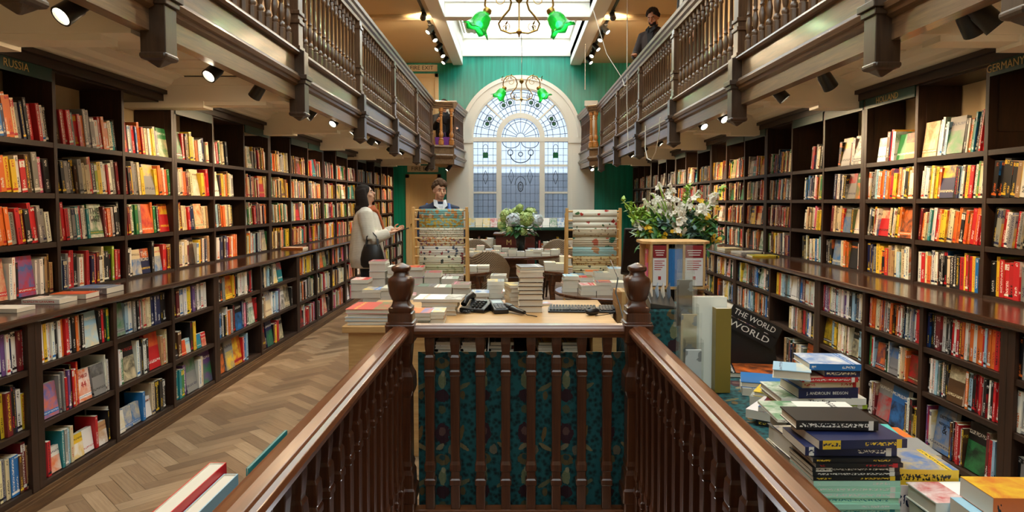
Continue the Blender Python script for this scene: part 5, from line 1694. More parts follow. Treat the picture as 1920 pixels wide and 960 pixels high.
# cloth draped till stand with a grey card tray
o = B(.66, .90, 3.32, 3.60, ZT + .003, .975).build('cloth_covered_box', M_MORRIS, bevel=.012)
tag(o, 'teal leaf fabric covered box standing behind the urn finial', 'box')
t = thing('card_tray', 'dark grey tilted tray of cards on the fabric covered box', 'tray', (.76, 3.42, .975))
MB().add([(.67, 3.33, .976), (.80, 3.33, .976), (.80, 3.5, .976), (.67, 3.5, .976), (.67, 3.33, 1.005), (.80, 3.33, .985), (.80, 3.5, 1.035), (.67, 3.5, 1.06)], [(0, 3, 2, 1), (4, 5, 6, 7), (0, 1, 5, 4), (1, 2, 6, 5), (2, 3, 7, 6), (3, 0, 4, 7)]).build('tray_body', M_DGREY, t, bevel=.003)
for k in range(4):
    MB().bar((.69 + k * .03, 3.42, 1.01), (.695 + k * .03, 3.46, 1.075), .08, .002, (1, 0, 0)).build('card', (M_PAPER, plain('blue_card', '#9fb3c9', .6), M_PAPER, plain('slate_card', '#5b6b80', .6))[k], t)

# ------------------------------------------------------------ book spinner with cards, and its books
SX, SY = .93, 3.86
t = thing('book_spinner', 'pale wooden many sided book spinner with red and white cards', 'book stand', (SX, SY + .15, ZT))
POLY = [(-.15, 0), (.15, 0), (.195, .06), (.195, .24), (.15, .30), (-.15, .30), (-.195, .24), (-.195, .06)]
for z in (ZT + .002, 1.005, 1.262):
    MB().poly([(SX + x, SY + y, z) for x, y in POLY], .014, (0, 0, 1)).build('tier_board', W_TAN, t)
P_REDC = plain('card_red', '#8e1622', .5)
P_WHC = plain('card_white', '#e9e6e8', .5)
for tier, z in ((0, ZT + .016), (1, 1.019)):
    for x in (-.15, -.06, .035, .15):
        MB().box(SX + x - .006, SX + x + .006, SY + .004, SY + .14, z, z + .243).build('divider', W_TAN, t)
    MB().box(SX - .19, SX + .19, SY + .145, SY + .155, z, z + .243).build('core_panel', W_TAN, t)
    for x0 in (-.142, .042):
        wc = .076 if x0 < 0 else .1
        c = MB().box(SX + x0, SX + x0 + wc, SY + .002, SY + .005, z + .006, z + .236).build('card', P_WHC, t)
        MB().box(SX + x0, SX + x0 + wc, SY + .0008, SY + .0022, z + .165, z + .236).build('red_header', P_REDC, c)
        ln = MB()
        for q in range(5): ln.box(SX + x0 + .008, SX + x0 + wc - .01 - .012 * (q % 2) - (.02 if q == 4 else 0), SY + .0012, SY + .002, z + .145 - q * .012, z + .149 - q * .012)
        ln.build('printed_lines', M_INKR, c)
        MB().box(SX + x0 + wc / 2 - .008, SX + x0 + wc / 2 + .008, SY + .0012, SY + .002, z + .04, z + .06).build('printed_emblem', M_INKR, c)
        lw_ = MB()
        for q in range(3): lw_.box(SX + x0 + .01 + q * .004, SX + x0 + wc - .01 - q * .004, SY + .0002, SY + .0009, z + .205 - q * .013, z + .2095 - q * .013)
        lw_.build('white_lines', M_INKW, c)
MB().lathe([(ZT + .003, .02), (1.26, .02)], (SX, SY + .15, 0), 10).build('spindle', M_DGREY, t)
gS = 'books in the spinner'
for k in range(4):
    M = Matrix.Translation((SX - .0515 + (k + 1) * .0198, SY + .012, 1.0195)) @ Matrix.Rotation(PI / 2, 4, 'Z')
    add_book(.215, .125, .0192, 'b', M, 9999, f'sky blue spine in the spinner, {ORD[k]} of four', gS, force=1, spine_title=' ')
for k in range(2):
    M = Matrix.Translation((SX - .167 + k * .002, SY + .066 + k * .03, 1.0195)) @ Matrix.Rotation(0, 4, 'Z')
    add_book(.21, .01, .028, 'i', M, 0, f'pink grey book in the side of the spinner, {ORD[k]}', gS)
for k in range(3):
    M = Matrix.Translation((SX + .157 + .01 * k, SY + .05 + k * .0, 1.0195)) @ Matrix.Rotation(PI / 2, 4, 'Z') @ Matrix.Translation((.0, -.0, 0))
    add_book(.215, .09, .009, 'n', M, 9999, f'dark navy book in the side of the spinner, {ORD[k]} from the front', gS, force=1)

# low rack with upright hardbacks just outside the stair rail
t = thing('book_trolley', 'low wooden book trolley beside the stair rail', 'trolley', (-.72, 1.6, 0))
B(-.86, -.585, 1.2, 1.95, .56, .585).build('trolley_shelf', W_TABLE, t)
legs4(t, -.84, -.605, 1.24, 1.9, .56, W_TABLE, .04)
gF = 'hardbacks beside the rail'
for x, y, T, H, c, lab in ((-.735, 1.62, .040, .285, 'r', 'white paged hardback with red spine beside the stair rail'), (-.693, 1.60, .034, .265, 'u', 'white paged pale blue hardback between the red one and the rail'), (-.628, 1.84, .007, .29, 't', 'slim green hardback standing against the stair rail')):
    M = Matrix.Translation((x, y, .587)) @ Matrix.Rotation(-PI / 2, 4, 'Z')
    add_book(H, .27, T, c, M, 9999, lab, gF, True, force=1)
# ------------------------------------------------------------ flowers


def leaf(m, p, d, l, w_, up=Vector((0, 0, 1)), curl=.25):
    d = Vector(d).normalized()
    s = d.cross(up)
    s = s.normalized() if s.length > .01 else Vector((1, 0, 0))
    n = s.cross(d).normalized()
    p = Vector(p)
    q = [(0, .12), (.35, 1), (.7, .75), (1, .05)]
    vs = []
    for t, k in q:
        c = p + d * l * t - n * curl * l * t * t
        vs += [c - s * w_ / 2 * k, c + n * .12 * w_ * k, c + s * w_ / 2 * k]
    fs = []
    for i in range(3):
        fs += [(3 * i, 3 * i + 1, 3 * i + 4, 3 * i + 3), (3 * i + 1, 3 * i + 2, 3 * i + 5, 3 * i + 4)]
    m.add(vs, fs)


def rdir(rng, up=0.0):
    while True:
        v = Vector((rng.uniform(-1, 1), rng.uniform(-1, 1), rng.uniform(-1, 1) + up))
        if .1 < v.length < 1.6: return v.normalized()


def leafmat(nm, a, b):
    t = NT(nm)
    n = t.noise(t.coord('Object'), 25, 2)
    return t.done(t.mix(n, lin(a), lin(b)), .45)


L_DARK = leafmat('dark_leaf', '#1d4a24', '#3f7a3c')
L_LIME = leafmat('bright_leaf', '#5f9a2c', '#b4d25a')
L_EUC = leafmat('eucalyptus_leaf', '#4e6f6a', '#87a39c')
FL_W = leafmat('white_petal', '#f6f4ec', '#e2dfcf')
FL_G = leafmat('green_hydrangea', '#c9d98e', '#a9c46a')
FL_B = leafmat('pale_hydrangea', '#e9ecef', '#cdd5da')
FL_Y = leafmat('yellow_petal', '#f0d03a', '#d9a820')
rng = random.Random(21)
vx, vy = at(976, 450, 9.9).x, 9.9
t = thing('hydrangea_vase', 'dark glass vase of green and white hydrangeas on the oval table', 'flowers', (vx, vy, .766))
MB().lathe([(.767, .05), (.775, .06), (.95, .068), (1.06, .075), (1.06, .066), (.95, .06), (.79, .05)], (vx, vy, 0), 18).build('vase', plain('dark_glass', '#1a2423', .12), t, smooth=True)
sm_ = MB()
lf = MB()
heads = [(-.2, 0, 1.30, .11, 'g'), (-.1, -.1, 1.24, .115, 'b'), (.08, -.1, 1.27, .12, 'g'), (.22, 0, 1.24, .11, 'b'), (.15, .1, 1.33, .1, 'g'), (-.05, .08, 1.35, .09, 'g'), (-.27, .02, 1.16, .07, 'g'), (.04, -.16, 1.08, .06, 'g'), (-.01, .02, 1.42, .06, 'g'), (-.16, -.13, 1.1, .06, 'g')]
for x, y, z, r, c in heads:
    sm_.tube([(vx, vy, .85), (vx + x * .5, vy + y * .5, 1.08), (vx + x, vy + y, z - r * .5)], .006, 6)
    m = MB()
    m.ball((vx + x, vy + y, z), r * .72, 10, 7)
    for _ in range(90):
        d = rdir(rng)
        c0 = Vector((vx + x, vy + y, z)) + d * r * rng.uniform(.75, 1)
        for q in range(4):
            u = d.orthogonal().normalized()
            u.rotate(Matrix.Rotation(q * PI / 2 + rng.random(), 3, d))
            leaf(m, c0, u + d * .4, r * .26, r * .26, d, .2)
    m.build('hydrangea_head', FL_G if c == 'g' else FL_B, t)
for _ in range(60):
    a = rng.uniform(0, 2 * PI)
    r = rng.uniform(.05, .22)
    leaf(lf, (vx + r * math.cos(a), vy + r * math.sin(a) * .8, rng.uniform(1.04, 1.2)), (math.cos(a), math.sin(a), rng.uniform(-.5, .4)), rng.uniform(.1, .17), rng.uniform(.06, .09))
sm_.build('stem', L_DARK, t)
lf.build('foliage', L_DARK, t)

# the large white arrangement
fx, fy = at(1268, 440, 4.38).x, 4.38
t = thing('flower_arrangement', 'large vase arrangement of white delphiniums and eucalyptus above the book spinner', 'flowers', (fx, fy, ZT))
MB().lathe([(ZT + .002, .09), (ZT + .03, .10), (1.0, .11), (1.2, .13), (1.2, .118), (1.0, .1), (ZT + .06, .085)], (fx, fy, 0), 20).build('vase', plain('zinc_vase', '#4b4f50', .35, .7), t, smooth=True)


def px_at(px, py, dy=0.0):
    return at(px, py, fy + dy)


stm = MB()
base = Vector((fx, fy, 1.2))


def stem_to(p, r=.004):
    p = Vector(p)
    mid = (base + p) / 2 + Vector((0, 0, .04))
    stm.tube([base, mid, p], r, 5)
    return [base + (mid - base) * (k / 6) for k in range(6)] + [mid + (p - mid) * (k / 10) for k in range(11)]


def floret(m, c, d, r):
    for q in range(5):
        u = d.orthogonal().normalized()
        u.rotate(Matrix.Rotation(q * 2 * PI / 5, 3, d))
        leaf(m, c, u + d * .35, r, r * .9, d, .1)


for (xa, ya, xb, yb, n, dy) in ((1256, 345, 1272, 415, 46, -.05), (1238, 372, 1262, 415, 30, .02), (1270, 392, 1282, 440, 40, -.1), (1292, 372, 1276, 420, 30, 0), (1345, 362, 1318, 402, 36, -.04), (1222, 362, 1248, 405, 22, .06), (1208, 372, 1225, 400, 8, 0), (1308, 360, 1300, 372, 6, .04), (1234, 342, 1240, 360, 6, .02), (1195, 412, 1200, 430, 8, -.05)):
    m = MB()
    a, b = px_at(xa, ya, dy), px_at(xb, yb, dy)
    stem_to(a, .005)
    m.tube([a, b], .006, 6)
    for i in range(n):
        u = (i + rng.random()) / n
        wd = .018 + .04 * u
        c = a.lerp(b, u) + Vector((rng.uniform(-wd, wd), rng.uniform(-wd, wd), rng.uniform(-.01, .01)))
        d = (rdir(rng) + Vector((0, -.7, .1))).normalized()
        if u < .18: m.ball(c, .008, 6, 5)
        else: floret(m, c, d, rng.uniform(.018, .027))
    m.build('white_spire', FL_W, t)
m = MB()
for (px, py, dy) in ((1168, 378, 0), (1180, 395, .05), (1185, 410, -.05), (1200, 392, 0), (1212, 408, .03), (1225, 398, .06), (1196, 440, -.04), (1215, 440, -.08), (1228, 425, .05), (1292, 350, .05), (1285, 378, .08), (1300, 395, .1), (1325, 420, 0), (1340, 410, .05), (1335, 440, -.04), (1356, 352, .0), (1335, 385, .08), (1235, 448, -.1)):
    path = stem_to(px_at(px, py, dy), .003)
    for p in path[6:]:
        for _ in range(5):
            leaf(m, p, rdir(rng, .3), rng.uniform(.028, .05), rng.uniform(.018, .028))
m.build('leafy_sprigs', L_LIME, t)
m = MB()
for (px, py, dy) in ((1240, 418, -.06), (1250, 440, -.1), (1290, 420, -.06), (1300, 435, -.1), (1310, 445, -.06), (1230, 430, 0), (1298, 402, .02), (1265, 450, -.12), (1320, 450, -.08), (1282, 455, -.12)):
    path = stem_to(px_at(px, py, dy), .003)
    for p in path[9:]:
        for _ in range(6):
            leaf(m, p, rdir(rng, .2), rng.uniform(.035, .055), rng.uniform(.03, .045), curl=.1)
m.build('eucalyptus_sprays', L_EUC, t)
m = MB()
for _ in range(260):
    p = base + Vector((rng.uniform(-.24, .28), rng.uniform(-.14, .14), rng.uniform(.0, .2)))
    leaf(m, p, rdir(rng, .3), rng.uniform(.05, .09), rng.uniform(.025, .04))
m.build('foliage', L_DARK, t)
m = MB()
for px, py in ((1215, 425), (1220, 432), (1248, 440), (1264, 436), (1274, 437), (1308, 374), (1314, 379), (1331, 402), (1328, 410), (1340, 445), (1346, 450), (1337, 448), (1246, 446), (1348, 390)):
    for _ in range(4):
        floret(m, px_at(px + rng.uniform(-4, 4), py + rng.uniform(-4, 4), -.12 + rng.uniform(-.03, .03)), (rdir(rng) + Vector((0, -1, .2))).normalized(), .014)
m.build('yellow_flowers', FL_Y, t)
stm.build('stem', L_LIME, t)

# ------------------------------------------------------------ chandeliers


def chandelier(lab, x, y, zbot, ztop, sc, rz=0):
    t = thing('chandelier', lab, 'chandelier', (0, 0, 0), 'green shaded chandeliers')
    h = .34
    m = MB().lathe([(-.05, .004), (-.02, .012), (0, .03), (.012, .035), (.03, .02), (.05, .008), (h - .02, .008), (h, .03), (h + .02, .045), (h + .05, .045), (h + .07, .02), (h + .1, .008)], (0, 0, 0), 12)
    m.build('centre_stem', M_BRASS, t, local=True, smooth=True)
    m = MB().tube([(0, 0, h + .08), (.004, 0, h + .5), (-.003, 0, h + .9), (0, 0, ztop / sc)], .006, 6)
    m.build('hanging_rod', M_DGREY, t, local=True)
    for s in (-1, 1):
        arm = [(s * .02, 0, .005), (s * .1, 0, -.005), (s * .2, 0, .03), (s * .225, 0, .1), (s * .18, 0, .17), (s * .11, 0, .25), (s * .085, 0, .33), (s * .12, 0, .43), (s * .2, 0, .49), (s * .3, 0, .47), (s * .365, 0, .39), (s * .375, 0, .3), (s * .35, 0, .24)]
        m = MB().tube(arm, .011, 8)
        for cx_, cz_, r0, a0 in ((.22, .36, .1, 0), (.15, .06, .055, 2), (.3, .43, .05, 1)):
            m.tube([(s * (cx_ + r0 * (1 - k / 22) * math.cos(a0 + k * .4)), 0, cz_ + r0 * (1 - k / 22) * math.sin(a0 + k * .4)) for k in range(20)], .005, 6)
        for px_, pz_ in ((.22, .47), (.4, .43), (.15, .08)):
            for q in range(5): leaf(m, (s * px_, 0, pz_), (math.cos(q * 1.25), .3 * (-1) ** q, math.sin(q * 1.25)), .06, .03)
        m.build('scroll_arm', M_BRASS, t, local=True, smooth=True)
        M = Matrix.Translation((s * .35, 0, .235)) @ Matrix.Rotation(s * rad(-32), 4, 'Y')
        MB().lathe([(-.03, .045), (0, .05), (.03, .04), (.04, .02)], (0, 0, 0), 12, M).build('shade_holder', M_BRASS, t, local=True, smooth=True)
        m = MB()
        n = 24
        pr = [(-.02, .05), (-.06, .085), (-.11, .098), (-.17, .105), (-.21, .125), (-.235, .155)]
        vs = []
        for j, (z, r) in enumerate(pr):
            for i in range(n):
                a = 2 * PI * i / n
                k = 1 + (.1 * math.sin(6 * a) if j >= 4 else 0) * (j - 3) / 2
                vs.append((r * k * math.cos(a), r * k * math.sin(a), z - (.02 * math.sin(6 * a) if j == 5 else 0)))
        fs = [(j * n + i, j * n + (i + 1) % n, (j + 1) * n + (i + 1) % n, (j + 1) * n + i) for j in range(5) for i in range(n)]
        m.add(vs, fs, M)
        sh = m.build('glass_shade', M_SHADE, t, local=True, smooth=True)
        so = sh.modifiers.new('thick', 'SOLIDIFY'); so.thickness = .006
        MB().ball(M @ Vector((0, 0, -.1)), .03, 10, 7).build('bulb', M_BULB, t, local=True, smooth=True)
        l = bpy.data.lights.new('chandelier_bulb_light', 'POINT')
        l.energy = 6; l.color = (.75, 1, .6); l.shadow_soft_size = .04
        lo_ = bpy.data.objects.new('chandelier_bulb_light', l)
        COL.objects.link(lo_); lo_.parent = t
        lo_.location = M @ Vector((0, 0, -.17))
    t.location = (x, y, zbot)
    t.scale = (sc,) * 3
    t.rotation_euler = (0, 0, rz)


M_BULB = glow('lit_bulb', '#eaffd8', 6)
chandelier('brass chandelier with two bright green glass shades, larger in view, high over the tables', .05, 7.0, 3.21, ZC - .06 - 3.21, .92)
chandelier('dark brass chandelier with green shades hanging before the arched window', .13, 12.0, 3.28, ZC - .06 - 3.28, .86)

# ------------------------------------------------------------ spot lamps
M_LAMP = glow('lamp_face', '#fff0cf', 14)
M_LAMPOFF = plain('dim_lamp_face', '#b9ad95', .3)
KM = {}


def spot(lab, x, y, z, aim, power, grp, sz=1.0, lit=True, drop=.07):
    t = thing('spotlight', lab, 'spotlight', (x, y, z), grp)
    a = Vector(aim).normalized()
    c = Vector((x, y, z - drop * sz))
    MB().box(x - .03 * sz, x + .03 * sz, y - .05 * sz, y + .05 * sz, z - .012, z + .0).bar((x, y, z - .01), c, .012, .02).build('bracket', M_DGREY, t)
    e = a.to_track_quat('Z', 'Y').to_matrix().to_4x4()
    M = Matrix.Translation(c) @ e
    MB().lathe([(-.09 * sz, .03 * sz), (-.085 * sz, .037 * sz), (-.03 * sz, .037 * sz), (-.02 * sz, .042 * sz), (.07 * sz, .046 * sz), (.07 * sz, .038 * sz), (.055 * sz, .036 * sz)], (0, 0, 0), 16, M).build('barrel', M_DGREY, t, smooth=True)
    MB().lathe([(.056 * sz, .036 * sz), (.06 * sz, .036 * sz)], (0, 0, 0), 14, M).build('lamp_face', M_LAMP if lit else M_LAMPOFF, t)
    if lit:
        l = bpy.data.lights.new('spot_beam', 'SPOT')
        l.energy = power; l.color = (1, .72, .42); l.spot_size = rad(105); l.spot_blend = .8; l.shadow_soft_size = .035
        o = bpy.data.objects.new('spot_beam', l)
        COL.objects.link(o)
        o.parent = t
        o.location = c + a * .075 * sz - Vector((x, y, z))
        o.rotation_euler = (-a).to_track_quat('Z', 'Y').to_euler()


gG = 'spotlights under the galleries'
k = 0
for sd, pts in ((-1, ((150, 22), (410, 135), (490, 170), (588, 212), (632, 227), (668, 243), (700, 262), (713, 262), (735, 277), (757, 283), (803, 296), (842, 303))), (1, ((1803, 42), (1832, 34), (1542, 150), (1455, 176), (1349, 218), (1312, 232), (1258, 256), (1232, 265), (1204, 276), (1180, 288), (1108, 303)))):
    for i, (px, py) in enumerate(pts):
        X = XG[sd] + sd * .13
        d = F * X / (px - CX)
        if d > 15.2: d, X = 14.8, (px - CX) / F * 14.8
        aim = (sd * .62, .25 * (-1) ** i, -.75)
        if i in (0, 1, 4) and sd < 0 or i in (4, 5, 10) and sd > 0: aim = (sd * .3, -.62, -.6)
        lit = True
        zt_ = 2.468 if d < 14.3 else 2.30
        zc_ = min(zt_ - .06, max(EYE + (379 - py) * d / F, zt_ - .22))
        spot(f'black spotlight under the {NAME[sd]} gallery edge, {ORD[i]} from the camera', X, d, zt_, aim, SPOT_W, gG, 1.0, lit, zt_ - zc_)
gL = 'spotlights along the lantern'
for sd in (-1, 1):
    x = -1.52 if sd < 0 else 1.65
    tr = B(x - .02, x + .02, 2.2, 15.6, ZC - .03, ZC - .001).build('lighting_track', M_BLACK)
    tag(tr, f'thin black lighting track along the ceiling beside the lantern, {NAME[sd]} side', 'lighting track', 'lighting tracks')
    ys = [4.2, 6.2, 8.2, 10.2, 11.6, 12.5, 13.1, 13.9, 14.5, 15.2]
    for i, y in enumerate(ys):
        aim = (sd * (.5 if i % 2 else -.35), -.45, -.7)
        if i == 4: aim = (sd * .2, .85, -.1)
        spot(f'pale spotlight on the {NAME[sd]} lantern track, {ORD[len(ys) - 1 - i]} from the back wall', x, y, ZC - .03, aim, TRACK_W, gL, 1.15)

# cords hanging from the blinds
M_CORD = plain('white_cord', '#dcd6c8', .7)
for pts, lab in ((((1.72, 10.55, 4.7), (1.72, 10.5, 3.0), (1.73, 10.4, 2.3)), 'white blind cord hanging straight down before the right gallery'),
                 (((1.30, 11.4, 4.66), (1.5, 11.2, 3.9), (1.71, 10.9, 3.45), (1.71, 10.7, 3.3), (1.71, 10.5, 3.28), (1.71, 10.3, 3.4)), 'thin slanting blind cord looped over the right gallery rail'),
                 (((1.72, 9.0, 2.5), (1.71, 8.95, 2.2), (1.71, 8.8, 2.06), (1.71, 8.55, 2.02), (1.71, 8.3, 2.1), (1.72, 8.15, 2.3), (1.72, 8.1, 2.5)), 'white cord loop drooping below the right gallery edge'),
                 (((1.42, 13.8, 4.66), (1.42, 13.8, 3.75)), 'short blind pull cord beside the arched window')):
    o = MB().tube(pts, .006, 6).build('blind_cord', M_CORD, smooth=True)
    tag(o, lab, 'cord')

# ------------------------------------------------------------ people


def remesh(o, v, smooth=3):
    r = o.modifiers.new('skin', 'REMESH')
    r.mode = 'VOXEL'; r.voxel_size = v; r.use_smooth_shade = True
    if smooth:
        s = o.modifiers.new('soft', 'SMOOTH'); s.iterations = smooth; s.factor = .5
    return o


def ellrings(m, rows, n=18):
    """closed body of elliptical rings (z, rx, ry, cy)"""
    vs = [(rx * math.cos(2 * PI * i / n), cy + ry * math.sin(2 * PI * i / n), z) for z, rx, ry, cy in rows for i in range(n)]
    fs = [(j * n + i, j * n + (i + 1) % n, (j + 1) * n + (i + 1) % n, (j + 1) * n + i) for j in range(len(rows) - 1) for i in range(n)]
    fs += [tuple(range(n - 1, -1, -1)), tuple((len(rows) - 1) * n + i for i in range(n))]
    m.add(vs, fs)


def hand(m, wr, d, palm_n, curl=.5):
    """palm, four bent fingers and a thumb from the wrist along d"""
    wr, d, n = Vector(wr), Vector(d).normalized(), Vector(palm_n).normalized()
    s = d.cross(n).normalized()
    m.tube([wr, wr + d * .045, wr + d * .085], [.026, .038, .036], 10, [.018, .017, .014])
    for k, (off, l) in enumerate(((-.028, .066), (-.009, .076), (.01, .07), (.027, .055))):
        b = wr + d * .082 + s * off
        p1 = b + d * l * .5 + n * l * .12 * curl
        p2 = p1 + d * l * .28 + n * l * .35 * curl
        p3 = p2 + d * l * .12 + n * l * .35 * curl
        m.tube([b, p1, p2, p3], [.0095, .009, .008, .0065], 7)
    b = wr + d * .025 - s * .03
    m.tube([b, b - s * .022 + d * .025 + n * .012, b - s * .024 + d * .055 + n * .03 * curl], [.012, .0105, .008], 7)


SKIN = {k: plain('skin_' + k, c, .5, Subsurface_Weight=.1) for k, c in (('fair', '#d9a78a'), ('tan', '#b98263'))}
EYE_W = plain('eye_white', '#e8e4df', .3)
EYE_D = plain('eye_dark', '#2a1b14', .2)


def person(lab, loc, rz, h, skin, armR, armL, cloth, head=(0, 0, 0), hair='short', hairc='#3a2618', beard=False, crouch=False):
    """local: facing -Y, 1.75 m tall before scaling; arm = (elbow, wrist, finger direction, palm normal)"""
    t = thing('person', lab, 'person', (0, 0, 0))
    m = MB()
    ellrings(m, [(.86, .12, .09, .01), (.93, .165, .115, .01), (1.05, .145, .1, 0), (1.2, .16, .112, 0), (1.34, .178, .112, .005), (1.42, .165, .09, .01), (1.46, .10, .072, .012), (1.50, .06, .06, .01)])
    m.tube([(0, .015, 1.42), (0, .008, 1.5), (0, -.005, 1.57)], [.058, .052, .055], 14)
    HM = Matrix.Translation((0, 0, 1.54)) @ Matrix.Rotation(head[2], 4, 'Z') @ Matrix.Rotation(head[0], 4, 'X') @ Matrix.Rotation(head[1], 4, 'Y')

    def hp(x, y, z): return HM @ Vector((x, y, z))

    m.ball(hp(0, .01, .125), (.076, .096, .098), 20, 14)
    m.ball(hp(0, -.022, .06), (.058, .068, .075), 16, 12)
    m.ball(hp(0, -.055, .018), (.03, .03, .026), 12, 8)
    m.tube([hp(0, -.082, .125), hp(0, -.1, .095), hp(0, -.112, .075)], [.009, .012, .015], 8)
    m.ball(hp(0, -.09, .045), (.024, .012, .009), 10, 6)
    m.ball(hp(0, -.077, .138), (.05, .015, .012), 12, 6)
    for s in (-1, 1):
        m.ball(hp(s * .075, .012, .09), (.013, .022, .032), 10, 8)
        m.ball(hp(s * .045, -.06, .075), (.022, .022, .02), 10, 6)
    for s, arm in ((-1, armR), (1, armL)):
        el, wr, fd, pn = arm
        m.tube([(s * .12, .01, 1.41), (s * .188, .005, 1.395), Vector((s * .195, 0, 1.37)).lerp(Vector(el), .5), el], [.05, .055, .046, .04], 12)
        m.tube([el, Vector(el).lerp(Vector(wr), .4), wr], [.04, .039, .026], 12)
        hand(m, wr, fd, pn)
        if crouch:
            m.tube([(s * .085, .01, .93), (s * .11, -.2, 1.05), (s * .12, -.38, 1.14), (s * .115, -.36, .95), (s * .11, -.33, .74)], [.09, .078, .056, .052, .036], 12)
            m.tube([(s * .11, -.31, .685), (s * .11, -.4, .685), (s * .11, -.5, .672)], [.034, .04, .03], 10, [.03, .028, .02])
            continue
        m.tube([(s * .085, .01, .93), (s * .095, 0, .72), (s * .09, -.01, .5), (s * .09, .015, .3), (s * .09, .02, .09)], [.09, .078, .056, .052, .036], 12)
        m.tube([(s * .09, .04, .035), (s * .095, -.05, .035), (s * .1, -.15, .022)], [.034, .04, .03], 10, [.03, .028, .02])
    b = m.build('body', SKIN[skin], t, local=True)
    remesh(b, .008, 2)
    for s in (-1, 1):
        MB().ball(hp(s * .03, -.073, .108), (.0115, .008, .0062), 10, 6).build('eye', EYE_W, t, local=True, smooth=True)
        MB().ball(hp(s * .03, -.081, .108), (.0058, .004, .0058), 8, 6).build('pupil', EYE_D, t, local=True, smooth=True)
        MB().tube([hp(s * .014, -.09, .132), hp(s * .032, -.09, .138), hp(s * .05, -.078, .13)], [.004, .006, .003], 6).build('eyebrow', plain('brow', hairc, .8), t, local=True)
    MB().tube([hp(-.022, -.097, .047), hp(0, -.102, .044), hp(.022, -.097, .047)], [.003, .005, .003], 6).build('lips', plain('lips', '#a8574f', .5), t, local=True)
    MH = mk_knit('hair_' + hair, hairc)
    m = MB()
    rng = random.Random(hair + str(h))
    if hair == 'long':
        m.ball(hp(0, .022, .14), (.088, .104, .096), 18, 12)
        for k in range(15):
            a = PI * (-.06 + 1.12 * k / 14)
            x, y = .083 * math.cos(a), .02 + .085 * math.sin(a)
            m.tube([hp(x * .9, y * .9, .17), hp(x * 1.08, y * 1.08, .06), hp(x * 1.1, y * 1.15, -.03), Vector((x * 1.12, .03 + y * 1.1, 1.46)), Vector((x * .9, .04 + y, 1.40))], [.03, .032, .03, .028, .012], 8)
        o = m.build('hair', MH, t, local=True)
        remesh(o, .01, 2)
    else:
        for _ in range(80 if hair == 'curly' else 80):
            d = rdir(rng, .5)
            if d.z < -.05 and d.y < .2: continue
            if d.y < -.45 and d.z < .42: continue
            r = rng.uniform(.02, .032) if hair == 'curly' else rng.uniform(.02, .03)
            m.ball(hp(d.x * .08, .01 + d.y * .098, .132 + d.z * .102), r, 8, 6)
        m.ball(hp(0, .028, .145), (.08, .092, .088), 16, 10)
        o = m.build('hair', MH, t, local=True)
        remesh(o, .007, 1)
    if beard:
        m = MB()
        for k in range(60):
            a = rng.uniform(-1.25, 1.25)
            m.ball(hp(math.sin(a) * .06, -.02 - math.cos(a) * .07, rng.uniform(-.005, .04) + abs(a) * .03), .011, 6, 5)
        remesh(m.build('beard', MH, t, local=True), .006, 1)
    cloth(t, m, hp, (armR, armL))
    t.scale = (h / 1.75,) * 3
    t.location = loc
    t.rotation_euler = (0, 0, rz)
    return t


def sleeves(m, arms, r, to=1.0):
    for s, (el, wr, fd, pn) in zip((-1, 1), arms):
        w_ = Vector(el).lerp(Vector(wr), to)
        m.tube([(s * .1, .01, 1.405), (s * .192, .006, 1.39), Vector((s * .2, 0, 1.36)).lerp(Vector(el), .5), el], [.06 + r, .064 + r, .052 + r, .048 + r], 12)
        m.tube([el, Vector(el).lerp(w_, .5), w_], [.048 + r, .046 + r, .034 + r], 12)


def trousers(t, mat, shoe, crouch=False):
    m = MB()
    ellrings(m, [(.84, .14, .11, .01), (.93, .178, .128, .01), (1.03, .158, .114, 0)])
    for s in (-1, 1):
        if crouch: m.tube([(s * .085, .01, .93), (s * .11, -.2, 1.05), (s * .12, -.38, 1.14), (s * .115, -.36, .95), (s * .11, -.33, .72)], [.098, .09, .072, .066, .056], 12)
        else: m.tube([(s * .085, .01, .93), (s * .095, 0, .72), (s * .092, -.005, .5), (s * .092, .012, .3), (s * .092, .02, .07)], [.098, .088, .07, .066, .058], 12)
    remesh(m.build('trousers', mat, t, local=True), .012, 2)
    for s in (-1, 1):
        o_, z_ = (-.37, .65) if crouch else (0, 0)
        m = MB().tube([(s * .092, .06 + o_, .045 + z_), (s * .095, -.03 + o_, .05 + z_), (s * .1, -.16 + o_, .03 + z_)], [.04, .047, .036], 12, [.045, .048, .028])
        m.build('shoe', shoe, t, local=True, smooth=True)


JEANS = plain('dark_denim', '#1c2638', .8)
SHOE = plain('dark_leather', '#1d1714', .4)


def cloth_woman(t, m, hp, arms):
    trousers(t, JEANS, SHOE)
    m = MB()
    ellrings(m, [(.74, .225, .19, .02), (.8, .235, .2, .02), (.84, .25, .215, .02), (1.0, .25, .205, .02), (1.2, .235, .18, .02), (1.36, .2, .15, .02), (1.43, .17, .115, .02), (1.475, .1, .09, .015)])
    sleeves(m, arms, .03, .93)
    remesh(m.build('cardigan', mk_knit('cream_knit', '#e4ddcf'), t, local=True), .014, 3)
    m = MB()
    for k in range(3):
        m.tube([((.085 + .012 * k) * math.cos(a), .012 + (.085 + .012 * k) * math.sin(a), 1.475 - .02 * k + .012 * math.sin(3 * a + k)) for a in [2 * PI * i / 20 for i in range(21)]], .024, 8)
    m.tube([(.05, -.1, 1.45), (.07, -.16, 1.3), (.06, -.2, 1.12)], [.03, .034, .028], 8, [.018, .018, .012])
    remesh(m.build('scarf', plain('rust_scarf', '#a8542a', .85), t, local=True), .009, 2)


